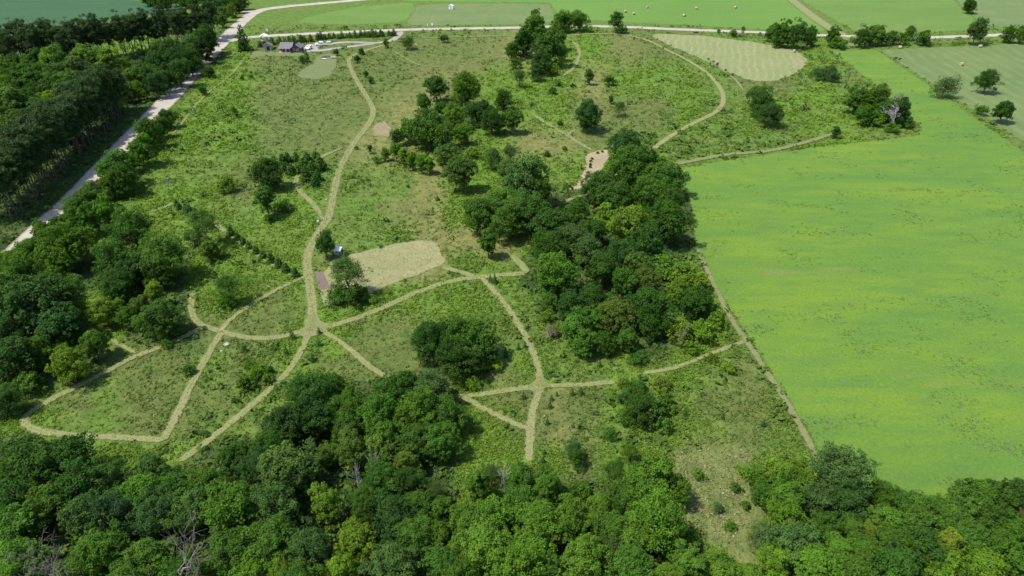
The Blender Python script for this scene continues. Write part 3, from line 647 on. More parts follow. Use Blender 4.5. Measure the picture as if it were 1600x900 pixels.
# ---- roadside tree line
ROADS = [(260, 185, 34, 'oak', 'dark'), (234, 208, 44, 'tree', 'mid'), (250, 200, 30, 'tree', 'dark'), (220, 236, 46, 'tree', 'mid'), (178, 264, 58, 'tree', 'mid'), (192, 282, 48, 'tree', 'dark'), (147, 310, 58, 'tree', 'mid'), (160, 326, 44, 'tree', 'fresh'), (118, 326, 44, 'tree', 'mid'), (135, 345, 46, 'tree', 'mid'), (70, 370, 44, 'tree', 'mid'), (44, 392, 48, 'tree', 'mid'), (12, 412, 46, 'tree', 'fresh'), (92, 352, 30, 'tree', 'dark'), (246, 214, 26, 'bush', 'mid'), (207, 254, 30, 'tree', 'mid'), (199, 270, 34, 'bush', 'mid'), (168, 292, 38, 'tree', 'mid'), (128, 336, 40, 'bush', 'fresh'), (178, 300, 32, 'bush', 'mid'), (108, 350, 38, 'tree', 'mid'), (236, 226, 26, 'bush', 'mid'), (272, 180, 18, 'bush', 'mid'), (155, 335, 34, 'bush', 'fresh')]
grove('tree line along the pale road', 'trees along the pale road', ROADS)
# ---- central belt of trees
BELT = [(682, 137, 40, 'tree', 'dark'), (728, 140, 54, 'tree', 'mid', 1.15), (747, 176, 46, 'oak', 'deep'), (787, 156, 30, 'tree', 'dark'), (768, 190, 44, 'oak', 'deep'), (798, 188, 38, 'tree', 'mid'), (670, 204, 66, 'oak', 'mid'), (622, 214, 26, 'tree', 'dark'), (662, 160, 28, 'tree', 'mid'), (708, 182, 44, 'tree', 'fresh'), (690, 170, 26, 'tree', 'mid'), (720, 208, 34, 'tree', 'fresh'), (640, 205, 34, 'tree', 'mid'),
 (618, 236, 20, 'tall', 'fresh'), (631, 244, 20, 'tall', 'fresh'), (645, 250, 20, 'tall', 'fresh'), (658, 255, 20, 'tall', 'fresh'), (671, 258, 18, 'tall', 'fresh'), (702, 244, 44, 'tree', 'grey'), (717, 270, 56, 'tree', 'grey'), (770, 248, 34, 'airy', 'grey'), (798, 240, 34, 'airy', 'grey'), (738, 240, 26, 'bush', 'lime')]
grove('central tree belt', 'trees of the central belt', BELT, [(100, 215, 'upper row'), (215, 300, 'lower row')])
# ---- middle wood
MIDDLE = [(793, 268, 46, 'airy', 'grey'), (818, 285, 74, 'tree', 'grey'), (840, 300, 54, 'tree', 'mid'), (748, 335, 58, 'tree', 'mid'), (763, 378, 34, 'tall', 'mid'), (778, 322, 52, 'tree', 'mid'), (825, 332, 76, 'oak', 'dark'), (857, 350, 66, 'tree', 'dark'), (793, 348, 56, 'tree', 'mid'), (977, 228, 54, 'oak', 'deep'), (997, 256, 78, 'oak', 'mid'), (1040, 278, 66, 'oak', 'mid'), (942, 292, 62, 'oak', 'dark'), (965, 308, 58, 'oak', 'mid'), (1046, 318, 58, 'oak', 'dark'), (1012, 305, 68, 'oak', 'mid'), (948, 340, 38, 'tree', 'lime'), (986, 356, 76, 'tree', 'yellow'), (1045, 352, 72, 'oak', 'dark'), (893, 376, 56, 'tree', 'grey'), (856, 390, 66, 'oak', 'dark'), (925, 364, 50, 'oak', 'dark'), (918, 392, 54, 'tree', 'grey'), (870, 432, 84, 'oak', 'mid'), (1012, 378, 66, 'tree', 'dark'), (975, 398, 60, 'oak', 'deep'), (942, 420, 58, 'tree', 'dark'), (1000, 415, 44, 'tree', 'olive'), (900, 330, 40, 'tree', 'mid'),
 (1065, 428, 52, 'bush', 'lime'), (1040, 420, 48, 'bush', 'fresh'), (1092, 440, 36, 'bush', 'lime'), (1010, 440, 50, 'tree', 'olive'), (1060, 455, 46, 'tree', 'lime'), (975, 440, 50, 'tree', 'mid'),
 (890, 478, 50, 'tree', 'deep'), (925, 466, 48, 'oak', 'dark'), (900, 514, 54, 'tree', 'mid'), (960, 490, 60, 'tree', 'olive'), (1010, 486, 78, 'oak', 'dark'), (1087, 472, 58, 'oak', 'dark'), (912, 534, 46, 'tree', 'mid'), (945, 536, 40, 'tree', 'dark'), (980, 530, 40, 'tree', 'dark'), (866, 518, 24, 'willow', 'russet'), (1022, 512, 46, 'oak', 'dark'), (998, 560, 32, 'bush', 'mid'), (1062, 522, 44, 'bush', 'lime'), (1096, 518, 50, 'bush', 'lime'), (1120, 500, 40, 'bush', 'lime'), (858, 470, 30, 'tree', 'mid'), (855, 495, 26, 'bush', 'fresh'), (1025, 462, 30, 'bush', 'lime'), (930, 500, 40, 'tree', 'mid'), (1080, 545, 26, 'bush', 'lime')]
grove('middle wood', 'trees of the middle wood', MIDDLE, [(200, 312, 'top row'), (312, 366, 'second row'), (366, 425, 'third row'), (425, 485, 'fourth row'), (485, 700, 'lowest row')])
# ---- clump below the middle wood
grove('thicket below the middle wood', 'bushes of the small thicket', [(995, 612, 44, 'tree', 'mid'), (1020, 646, 54, 'bush', 'dark'), (1000, 636, 52, 'tree', 'dark'), (983, 652, 38, 'bush', 'mid'), (1032, 598, 34, 'bush', 'yellow'), (972, 622, 24, 'willow', 'grey'), (1040, 628, 34, 'bush', 'mid'), (975, 600, 24, 'bush', 'lime')])
# ---- island oak clump in the meadow
grove('island clump inside the path loop', 'trees of the island clump', [(678, 532, 80), (732, 530, 84, 'oak', 'mid'), (716, 562, 74, 'oak', 'dark'), (758, 552, 46, 'tree', 'dark'), (692, 556, 50, 'oak', 'deep'), (742, 600, 24, 'bush', 'fresh'), (772, 568, 28, 'bush', 'lime'), (728, 600, 18, 'bush', 'mid')])
# ---- upper clump by the cross road
grove('clump beside the cross road', 'trees of the upper clump', [(835, 48, 44, 'tree', 'mid'), (856, 74, 54, 'tree', 'dark'), (818, 66, 40, 'tree', 'dark'), (845, 98, 40, 'oak', 'deep'), (868, 58, 36, 'tree', 'mid'), (878, 82, 24, 'tree', 'mid'), (812, 122, 24, 'airy', 'grey', 1.2), (862, 110, 26, 'bush', 'fresh'), (838, 112, 26, 'tree', 'deep'), (800, 80, 26, 'tree', 'mid'), (806, 100, 22, 'bush', 'fresh')])
grove('pair at the edge of the far field', 'roadside trees above the loop', [(880, 33, 36, 'oak', 'mid'), (906, 33, 34, 'oak', 'mid')])
single(963, 32, 22, 'tall', 'dark', 'tall narrow dark tree standing beside the cross road'); single(972, 46, 20, 'bush', 'mid', 'rounded bush at the foot of the tall narrow roadside tree')
single(921, 118, 15, 'tall', 'grey', 'slim grey green poplar with a long shadow inside the loop trail', asp=1.15); single(952, 126, 24, 'bush', 'mid', 'low bush in the shadow of the slim poplar')
single(968, 168, 26, 'airy', 'grey', 'thin grey green tree right of the round oak'); single(919, 183, 52, 'oak', 'deep', 'round deep green oak standing alone in the loop meadow')
grove('oak pair left of the hay field end', 'oaks below the hay field', [(1190, 160, 52, 'oak', 'dark'), (1203, 178, 44, 'oak', 'deep')])
grove('willow thicket below the cut hay', 'willow bushes below the hay field', [(1280, 116, 28, 'willow', 'blue'), (1296, 114, 32, 'willow', 'blue'), (1304, 120, 24, 'willow', 'blue')])
grove('clump around the white dead tree', 'trees around the dead tree', [(1338, 158, 36, 'tree', 'mid'), (1362, 158, 44, 'tree', 'mid'), (1376, 146, 32, 'tree', 'olive'), (1386, 172, 40, 'oak', 'dark'), (1366, 188, 28, 'bush', 'fresh'), (1406, 176, 36, 'tree', 'deep'), (1392, 200, 22, 'bush', 'mid'), (1418, 192, 24, 'bush', 'dark'), (1350, 180, 30, 'tree', 'mid')])
single(1307, 205, 14, 'tall', 'dark', 'small dark tree at the end of the dirt lane')
single(1477, 136, 44, 'willow', 'grey', 'grey green bushy tree on the edge of the mown field'); single(1543, 126, 38, 'airy', 'dark', 'dark ragged tree standing alone in the mown field'); single(1569, 172, 36, 'tree', 'dark', 'dark tree near the right edge of the mown field')
single(1533, 173, 22, 'bush', 'mid', 'low wide bush in the weedy strip beside the mown field')
grove('hedge along the cross road', 'trees along the cross road', [(1206, 53, 22, 'tree', 'mid'), (1222, 54, 34, 'tree', 'mid'), (1244, 54, 38, 'tree', 'dark'), (1266, 56, 28, 'tree', 'mid'), (1302, 57, 26, 'tree', 'mid'), (1308, 67, 26, 'bush', 'fresh'), (1346, 58, 28, 'tree', 'dark'), (1370, 52, 32, 'tree', 'olive'), (1392, 58, 20, 'tree', 'mid'), (1422, 52, 20, 'tree', 'mid'), (1408, 62, 26, 'bush', 'mid'), (1442, 62, 28, 'bush', 'mid'), (1382, 63, 26, 'bush', 'grey'), (1527, 49, 36, 'tree', 'grey'), (1576, 53, 24, 'tree', 'mid'), (1596, 53, 26, 'tree', 'mid'), (1216, 64, 20, 'bush', 'mid'), (1360, 64, 24, 'bush', 'dark')])
single(1515, 9, 24, 'oak', 'dark', 'lone dark tree in the far pasture at the top right'); single(1146, 53, 14, 'bush', 'olive', 'round olive bush beside the cross road above the hay field'); single(1161, 47, 8, 'airy', 'olive', 'spindly roadside tree right of the round olive bush', asp=1.6); single(1123, 49, 7, 'airy', 'grey', 'small grey roadside tree left of the round olive bush', asp=1.2)
# ---- lone meadow trees
single(416, 272, 56, 'oak', 'dark', 'broad dark oak beside the conifer group'); single(415, 314, 36, 'tall', 'mid', 'narrow tree below the broad dark oak', asp=0.9); single(446, 322, 27, 'bush', 'mid', 'round bush right of the narrow tree')
single(420, 342, 18, 'bush', 'mid', 'small bush at the foot of the narrow tree'); single(354, 289, 36, 'bush', 'lime', 'yellowish bush standing in bright weeds'); single(508, 383, 36, 'tree', 'dark', 'dense dark tree beside the small pale-roofed shelter', asp=1.15)
single(542, 432, 72, 'airy', 'grey', 'large open-crowned ash between the mown lawn and soil bed'); single(556, 462, 46, 'bush', 'dark', 'dark undergrowth bush below the large ash'); single(528, 462, 42, 'bush', 'mid', 'leafy bush under the left of the large ash'); single(583, 467, 18, 'bush', 'lime', 'small bright bush right of the large ash')
single(358, 452, 52, 'airy', 'mid', 'leafy tree with a long shadow beside the forked path'); single(352, 470, 34, 'bush', 'fresh', 'fresh green bush at the foot of the forked-path tree')
single(318, 356, 60, 'airy', 'grey', 'pale grey green tree at the upper end of the hedge row'); single(330, 394, 40, 'bush', 'olive', 'olive bush below the pale grey green tree'); single(302, 372, 36, 'willow', 'grey', 'greyish bush left of the pale tree')
single(897, 704, 36, 'airy', 'blue', 'dark feathery tree in the weedy clearing', asp=1.1); single(900, 716, 24, 'tall', 'dark', 'dark inner stem clump at the foot of the feathery tree'); single(986, 708, 38, 'airy', 'mid', 'light airy tree right of the feathery tree', asp=1.1)
single(1190, 838, 56, 'willow', 'grey', 'grey willow beside the straw patch'); single(1192, 772, 40, 'tree', 'mid', 'round tree on the slope right of the straw patch'); single(259, 538, 20, 'bush', 'fresh', 'small bush below the round oak on the path edge')
single(955, 680, 22, 'bush', 'mid', 'green bush above the airy tree in the clearing'); single(1140, 575, 26, 'bush', 'lime', 'bright bush below the narrow path to the crop field'); single(1112, 560, 22, 'bush', 'lime', 'small bright bush beside the narrow path'); grove('straw patch', 'bushes in the straw patch', [(1122, 792, 26, 'willow', 'grey'), (1092, 742, 20, 'bush', 'fresh'), (1150, 762, 18, 'bush', 'mid'), (1142, 822, 22, 'bush', 'fresh'), (1165, 790, 18, 'bush', 'mid'), (1160, 735, 20, 'bush', 'fresh')])
grove('slope beside the crop field corner', 'bushes on the corner slope', [(1180, 745, 34, 'bush', 'fresh'), (1210, 735, 36, 'bush', 'lime'), (1240, 742, 36, 'bush', 'fresh'), (1205, 758, 36, 'bush', 'mid'), (1250, 725, 26, 'bush', 'lime'), (1262, 752, 34, 'bush', 'fresh'), (1225, 758, 34, 'bush', 'mid')])
grove('bushes around the mid meadow paths', 'bushes of the path meadow', [(295, 578, 22, 'bush', 'mid'), (405, 580, 34, 'bush', 'fresh'), (385, 600, 30, 'bush', 'mid'), (418, 592, 20, 'bush', 'lime'), (390, 570, 20, 'bush', 'fresh')])
single(637, 67, 28, 'willow', 'deep', 'round dark clump encircled by a little trail'); single(693, 61, 17, 'bush', 'deep', 'dark bush on the verge below the cross road')
grove('house meadow', 'young trees of the house meadow', [(479, 90, 12, 'conifer', 'mid'), (472, 93, 12, 'tree', 'mid'), (525, 81, 10, 'tree', 'mid'), (558, 92, 11, 'tree', 'dark'), (564, 80, 10, 'tree', 'dark'), (572, 115, 8, 'tall', 'mid'), (579, 125, 10, 'tree', 'mid'), (603, 67, 9, 'tall', 'mid'), (379, 65, 25, 'conifer', 'pine')])
grove('verge below the pale road', 'trees on the road verge', [(327, 112, 17, 'tree', 'dark'), (318, 142, 15, 'oak', 'dark'), (318, 105, 14, 'airy', 'olive'), (365, 172, 12, 'bush', 'mid'), (378, 122, 9, 'bush', 'mid')])
grove('heath left of the aspen row', 'small trees beside the aspen row', [(578, 232, 10, 'tall', 'dark'), (601, 240, 14, 'tall', 'mid'), (588, 250, 16, 'bush', 'fresh'), (557, 231, 8, 'bush', 'mid'), (637, 291, 7, 'bush', 'mid'), (855, 241, 12, 'bush', 'dark'), (864, 142, 16, 'bush', 'blue'), (882, 232, 10, 'bush', 'fresh'), (872, 130, 14, 'bush', 'fresh'), (955, 155, 9, 'tall', 'blue'), (875, 193, 12, 'bush', 'mid')])

# ---- conifer group by the main path, hedge row, windbreak, saplings
grove('conifer group beside the main path', 'conifers beside the main path', [(x, y, w * 1.18, 'conifer', t, 0.62) for x, y, w, t in [(441, 250, 17, 'dark'), (449, 247, 17, 'dark'), (462, 246, 16, 'dark'), (455, 266, 17, 'dark'), (464, 265, 16, 'mid'), (480, 254, 24, 'dark'), (494, 250, 24, 'dark'), (500, 258, 22, 'dark'), (487, 264, 20, 'mid'), (478, 274, 22, 'dark'), (472, 258, 18, 'mid'), (496, 276, 18, 'dark'), (492, 284, 18, 'dark'), (443, 262, 14, 'mid')]])
hedge = smooth_line([G(*p) for p in [(276, 320), (292, 330), (308, 336)]], 2.9).tolist() + smooth_line([G(*p) for p in [(362, 366), (392, 387), (425, 408), (462, 430)]], 2.6).tolist()
for k, p in enumerate(hedge):
    s = rnd.uniform(0.78, 1.05)
    plant(0, 0, 0, 'conifer', rnd.choice(['dark', 'dark', 'blue', 'mid']), f'small dense conifer, {ordinal(k + 1)} from the upper end of the hedge row', 'conifers of the hedge row', 0.6, (p[0] + rnd.uniform(-.3, .3), p[1] - 0.6, 0), s)
wb = smooth_line([G(*p) for p in [(404, 75), (430, 71), (470, 68), (500, 64), (540, 61), (580, 60), (616, 57)]], 1.9)
for k, p in enumerate(wb):
    plant(0, 0, 0, 'conifer', rnd.choice(['dark', 'deep', 'mid']), f'dark young conifer, {ordinal(k + 1)} from left in the windbreak behind the house', 'conifers of the windbreak', 0.62, (p[0] + rnd.uniform(-.8, .8), p[1] + 2.5 + rnd.uniform(-1.4, 1.4), 0), rnd.uniform(0.8, 1.5) * (1.5 if k == 27 else 1))
SAPS = [(456, 523, 15, 'dark'), (447, 549, 13, 'blue'), (424, 577, 13, 'blue'), (488, 560, 13, 'blue'), (498, 536, 11, 'blue'), (498, 517, 10, 'blue'), (773, 437, 13, 'blue'), (766, 436, 10, 'blue'), (810, 542, 10, 'blue'), (820, 539, 10, 'blue'), (862, 622, 9, 'blue'), (859, 633, 12, 'blue'), (855, 659, 11, 'blue'), (850, 707, 10, 'dark'), (848, 720, 12, 'blue'), (894, 613, 11, 'dark'), (907, 612, 12, 'dark'), (870, 616, 7, 'blue'), (818, 618, 12, 'dark'), (790, 552, 14, 'blue'), (937, 569, 10, 'dark'), (1071, 645, 12, 'dark'), (1130, 651, 10, 'dark'), (1192, 662, 12, 'blue'), (1228, 714, 11, 'blue'), (380, 544, 14, 'mid')]
grove('path meadow saplings', 'spruce saplings planted in the meadow', [(x, y, w, 'sapling', t) for x, y, w, t in SAPS], [(400, 530, 'upper row'), (530, 600, 'middle row'), (600, 800, 'lower row')])

# ---- pine plantations on the left
def pine(p, s, label, group): return plant(0, 0, 0, 'pine', 'pine', label, group, 1.0, (p[0], p[1], 0), s)
A, B = np.array(G(20, 346)[:2]), np.array(G(206, 166)[:2]); D = (B - A) / np.linalg.norm(B - A); Nn = np.array([-D[1], D[0]]); LL = np.linalg.norm(B - A)
for r, (nm, off, sp) in enumerate([('roadside row', 0, 3.1), ('second row', 3.4, 3.8), ('third row', 7.2, 4.4)]):
    n = int(LL / sp)
    for k in range(n):
        q = A + D * (k + 0.5 * (r % 2)) * sp + Nn * off + np.array([rnd.uniform(-.5, .5), rnd.uniform(-.5, .5)])
        pine(q, rnd.uniform(0.86, 1.08), f'tall dark pine, {ordinal(k + 1)} from the lower end in the {nm} beside the pale road', 'pines beside the pale road')
Lb = smooth_line([G(*p) for p in [(-20, 112), (60, 103), (130, 96), (200, 86), (270, 74), (338, 60)]], 3.7)
for r, (nm, off) in enumerate([('front row', -13.0), ('second row', -8.5), ('third row', -4.0), ('fourth row', 0.5), ('rear row', 6.0)]):
    cnt = 0
    for k, p in enumerate(Lb):
        qx = to_px(np.array([p[0]]), np.array([p[1] + off]))[0][0]
        if (k % 2 == r % 2 and not (r >= 2 and 40 < qx < 245)) or p[0] < -265 or (r < 2 and 140 < qx < 238): continue
        cnt += 1
        pine((p[0] + rnd.uniform(-.9, .9), p[1] + off + rnd.uniform(-.9, .9)), rnd.uniform(0.86, 1.12), f'dark pine, {ordinal(cnt)} from left in the {nm} of the back pine stand', 'pines of the back stand')
k = 0
def scatter(poly, n, mind, seed):
    r = random.Random(seed); xs = [p[0] for p in poly]; ys = [p[1] for p in poly]; out = []
    for _ in range(20000):
        if len(out) >= n: break
        x, y = r.uniform(min(xs), max(xs)), r.uniform(min(ys), max(ys))
        if in_poly(np.array([x]), np.array([y]), poly)[0] and all(((x - a) / 1.0) ** 2 + ((y - b) * 1.6) ** 2 > mind ** 2 for a, b in out): out.append((x, y))
    return out
mix = scatter([(0, 118), (60, 92), (140, 88), (205, 92), (240, 118), (222, 142), (180, 150), (120, 185), (55, 232), (0, 262)], 64, 17, 5)
grove('scrub between the pines', 'trees of the mixed scrub', [(x, y, rnd.uniform(28, 46), rnd.choice(['tree', 'tree', 'airy', 'tall']), rnd.choice(['mid', 'mid', 'fresh', 'fresh', 'grey', 'dark', 'blue', 'lime']), 0.9) for x, y in mix], [(0, 115, 'top row'), (115, 140, 'second row'), (140, 165, 'third row'), (165, 190, 'fourth row'), (190, 300, 'lowest row')])
mix2 = scatter([(0, 104), (100, 92), (205, 76), (205, 92), (140, 88), (60, 94), (0, 122)], 16, 14, 6)
grove('thicket below the back pine stand', 'trees below the back pine stand', [(x, y, rnd.uniform(24, 36), rnd.choice(['tree', 'tree', 'tall', 'oak']), rnd.choice(['mid', 'deep', 'dark', 'fresh']), 0.9) for x, y in mix2 if not 140 < x < 222])
rb = scatter([(215, 92), (300, 66), (335, 52), (318, 80), (280, 118), (250, 135), (225, 128)], 20, 15, 9)
grove('road curve wood', 'trees of the road curve wood', [(x, y, rnd.uniform(26, 40), 'oak' if i % 3 else 'tree', rnd.choice(['deep', 'dark', 'pine', 'deep']), 1.2) for i, (x, y) in enumerate(rb)] + [(313, 50, 22, 'tree', 'fresh'), (275, 92, 44, 'oak', 'dark')], [(0, 75, 'top row'), (75, 98, 'second row'), (98, 200, 'lowest row')])
grove('far woods at the top left edge', 'trees of the far woods', [(228 + i * 15, -2 + (i % 3) * 3 + (3 if i > 7 else 0), 24, 'oak', rnd.choice(['deep', 'dark', 'mid']), 1.0) for i in range(11)] + [(362, 16, 20, 'tree', 'yellow'), (350, 22, 22, 'tree', 'mid'), (372, 12, 18, 'oak', 'deep'), (358, 4, 22, 'oak', 'dark'), (340, 12, 26, 'oak', 'deep'), (322, 18, 26, 'oak', 'deep'), (345, 32, 20, 'tree', 'mid')])

# ---- dead and pale-stemmed trees
def dead(cx, cy_, h, name, label, seed, spread=0.55, r0=0.2, m=M_DEAD, depth=4, rz=0.0, lean=(0, 0), scale=None):
    tr, br = bare_tree(seed, h, spread, r0, depth, m, lean); o = empty(name, G(cx, cy_), rz)
    link('trunk', tr, o); link('branch', br, o)['kind'] = 'stuff'
    if scale: o.scale = scale
    return tag(o, label, 'dead tree')
dead(300, 952, 15, 'dead_tree', 'large bare pale dead tree standing in the front woods', 31, 0.62, 0.26)
dead(96, 925, 12, 'dead_tree', 'grey leafless tree in a dark gap of the front woods', 32, 0.9, 0.2, depth=5)
single(1404, 166, 36, 'airy', 'silver', 'pale silvery-leaved tree rising from the clump beside the crop field', asp=1.3)
dead(1392, 203, 9, 'dead_tree', 'white bare dead tree rising from the clump beside the crop field', 35, 0.36, 0.11, M_WHITEBARK, depth=5)
dead(1324, 130, 9, 'dead_tree', 'thin bare snag beside the willow thicket', 36, 0.28, 0.12, depth=3)
dead(1340, 842, 8, 'dead_tree', 'broken bleached branches below the big grey green tree', 37, 0.8, 0.2, depth=3, lean=(0.5, -0.3))
dead(566, 778, 10, 'birch_tree', 'pale birch stems showing through the front woods canopy', 38, 0.22, 0.11, M_WHITEBARK, depth=2)
dead(584, 756, 9, 'birch_tree', 'second pale birch right of the birch stems in the front woods', 39, 0.22, 0.10, M_WHITEBARK, depth=2)
dead(1062, 545, 6, 'dead_tree', 'pale bare twigs sticking out of bright weeds', 40, 0.7, 0.07, depth=4)
dead(860, 532, 4, 'dead_tree', 'grey brushy dead shrub at the edge of the middle wood', 41, 0.9, 0.08, depth=5)
dead(788, 768, 6, 'dead_tree', 'white bare stems at the bright weed edge of the woods', 42, 0.35, 0.08, M_WHITEBARK, depth=3)

# ------------------------------------------------------------------ meadow plants: uncountable ground cover
for x, y, r, k in TREE_XY:
    if k in ('conifer', 'sapling'): mask_disc(x, y, r * 0.7)
def weeds(name, label, n_try, chooser, seed):
    """chooser(w, noise) -> (probability, height range, list of tints); plants become one mesh"""
    rg = np.random.default_rng(seed)
    # sample evenly over the view, so near ground gets more plants per metre than far ground
    px = rg.uniform(-30, 1630, n_try); py = 900 - 860 * rg.beta(1.0, 1.0, n_try)
    a = (px - W / 2) / FPX; b = (H / 2 - py) / FPX; t = CAM_H / (SP - b * CP); x, y = a * t, (CP + b * SP) * t
    w = cover(x, y); ns = fbm(x / 5.5, y / 5.5, 41); ns2 = fbm(x / 22, y / 22, 57)
    prob, size, tint = chooser(w, ns, ns2, rg, x, y, t)
    ok = (rg.random(n_try) < prob) & ~masked(x, y)
    x, y, size, tint, t = x[ok], y[ok], size[ok], tint[ok], t[ok]; n = len(x)
    k = 5                                                      # leaf sprays per plant
    ang = rg.uniform(0, 6.28, (n, k)); rr = np.sqrt(rg.uniform(0, 1, (n, k))) * 0.62
    C = np.stack([x[:, None] + np.cos(ang) * rr * size[:, None], y[:, None] + np.sin(ang) * rr * size[:, None], size[:, None] * (0.50 - 0.55 * rr ** 2) * rg.uniform(0.45, 1.15, (n, k)) + 0.03], -1).reshape(-1, 3)
    N = unit(np.stack([np.cos(ang) * rr, np.sin(ang) * rr, np.full((n, k), 0.75)], -1).reshape(-1, 3) + rg.normal(size=(n * k, 3)) * 0.4)
    V, F = leaf_cards(C, N, np.repeat(size, k) * 0.33 * rg.uniform(0.6, 1.3, n * k), rg, 0.7)
    T = np.ones((n * k * 4, 4)); T[:, :3] = np.repeat(tint, k * 4, 0)
    var = np.clip(np.repeat(np.clip(0.46 + rg.normal(size=n) * 0.12, 0, 1), k) + rg.normal(size=n * k) * 0.10, 0, 1)
    o = link(name, np_mesh(name, V, F, M_WEED, False, {'var': ('FLOAT', np.repeat(var, 4)), 'tint': ('FLOAT_COLOR', T)}))
    print('WEEDS', name, n)
    return tag(o, label, name.split('_')[-1], kind='stuff')
KI = {k: i for i, k in enumerate(KEYS)}
def pickt(rg, n, cols):
    return np.array(cols)[rg.integers(0, len(cols), n)]
def ch_green(w, ns, ns2, rg, x, y, t):
    gate = np.clip((ns - 0.42) * 6, 0, 1); g2 = np.clip((ns2 - 0.32) * 4, 0.15, 1)
    p = (w[:, KI['y']] * (0.30 + 0.70 * gate) + w[:, KI['g']] * (0.12 + 0.60 * gate * g2) + w[:, KI['d']] * (0.08 + 0.32 * gate * g2) + w[:, KI['t']] * 0.16 * gate * g2 + w[:, KI['b']] * 0.18 * gate * g2 + w[:, KI['k']] * 0.35)
    near = np.clip(t / 130, 0.8, 2.4); s = rg.uniform(0.24, 0.62, len(x)) * near
    c = pickt(rg, len(x), [(0.100, 0.182, 0.021), (0.118, 0.188, 0.021), (0.086, 0.162, 0.022), (0.128, 0.184, 0.026)])
    dk = pickt(rg, len(x), [(0.072, 0.128, 0.022), (0.082, 0.134, 0.025), (0.094, 0.132, 0.028), (0.066, 0.122, 0.021)])
    yy = (rg.random(len(x)) < w[:, KI['y']] * 0.8 + w[:, KI['g']] * 0.25)[:, None]
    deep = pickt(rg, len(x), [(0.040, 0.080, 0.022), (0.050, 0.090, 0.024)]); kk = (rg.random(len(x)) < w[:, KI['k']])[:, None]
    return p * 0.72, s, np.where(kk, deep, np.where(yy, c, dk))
def ch_tuft(w, ns, ns2, rg, x, y, t):
    p = w[:, KI['s']] * np.clip((ns - 0.30) * 4, 0.1, 1) + (w[:, KI['d']] + w[:, KI['t']] + w[:, KI['b']]) * 0.20 + w[:, KI['g']] * 0.10
    s = rg.uniform(0.22, 0.5, len(x)) * np.clip(t / 130, 0.8, 2.2)
    c = pickt(rg, len(x), [(0.168, 0.168, 0.068), (0.148, 0.156, 0.056), (0.192, 0.180, 0.080)])
    st = pickt(rg, len(x), [(0.30, 0.275, 0.185), (0.24, 0.23, 0.14), (0.12, 0.17, 0.048), (0.105, 0.155, 0.04), (0.15, 0.18, 0.06), (0.19, 0.19, 0.10)])
    return p * 0.8, s, np.where((rg.random(len(x)) < w[:, KI['s']])[:, None], st, c)
def ch_dark(w, ns, ns2, rg, x, y, t):
    g2 = np.clip((ns2 - 0.45) * 6, 0, 1)
    p = (w[:, KI['y']] * 0.35 + w[:, KI['g']] * 0.5 + w[:, KI['d']] * 0.10 + w[:, KI['t']] * 0.04) * g2 + w[:, KI['k']] * 0.5
    s = rg.uniform(0.8, 1.9, len(x)) * np.clip(t / 160, 0.8, 1.5)
    return p * 0.5, s, pickt(rg, len(x), [(0.056, 0.105, 0.021), (0.064, 0.115, 0.021), (0.078, 0.135, 0.021), (0.049, 0.089, 0.025)])
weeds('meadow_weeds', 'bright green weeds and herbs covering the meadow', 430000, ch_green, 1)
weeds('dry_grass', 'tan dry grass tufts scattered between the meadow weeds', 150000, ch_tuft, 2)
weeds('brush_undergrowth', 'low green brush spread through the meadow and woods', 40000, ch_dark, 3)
# short mown tufts on the paths and lawns
def mown_tufts():
    rg = np.random.default_rng(12); P = []
    for pts, w in PATHS + TRAILS:
        L = smooth_line([G(*p) for p in pts], 0.5); d = np.linalg.norm(L, axis=1); rep = np.clip(14 * (130 / d) ** 1.5, 2, 14) * w * 0.12
        q = np.repeat(L, rep.astype(int) + 1, 0); P.append(q + np.clip(rg.normal(size=q.shape) * w * 0.2, -0.4 * w, 0.4 * w))
    q = rg.uniform(size=(1200, 2)) * np.array([200, 105]) + np.array([500, 374]); q = q[in_poly(q[:, 0], q[:, 1], [(546, 399), (600, 386), (668, 375), (694, 412), (620, 440), (560, 466), (505, 478), (500, 430)])]
    P.append(np.array([G(a, b)[:2] for a, b in q])); P = np.concatenate(P); n = len(P); s = rg.uniform(0.06, 0.15, n) * np.clip(np.linalg.norm(P, axis=1) / 110, 0.9, 1.6)
    C = np.column_stack([P, 0.13 + s * 0.3]); N = unit(np.array([0, 0, 0.9]) + rg.normal(size=(n, 3)) * 0.5); V, F = leaf_cards(C, N, s, rg, 0.55)
    T = np.ones((n * 4, 4)); T[:, :3] = np.repeat(pickt(rg, n, [(0.20, 0.195, 0.092), (0.175, 0.185, 0.075), (0.145, 0.178, 0.056), (0.215, 0.205, 0.105), (0.16, 0.185, 0.062)]), 4, 0)
    o = link('mown_grass', np_mesh('mown_grass', V, F, M_WEED, False, {'var': ('FLOAT', np.repeat(np.clip(0.45 + rg.normal(size=n) * 0.12, 0, 1), 4)), 'tint': ('FLOAT_COLOR', T)}))
    tag(o, 'short mown grass blades on the paths and dry lawn', 'grass', kind='stuff'); print('WEEDS mown', n)
mown_tufts()
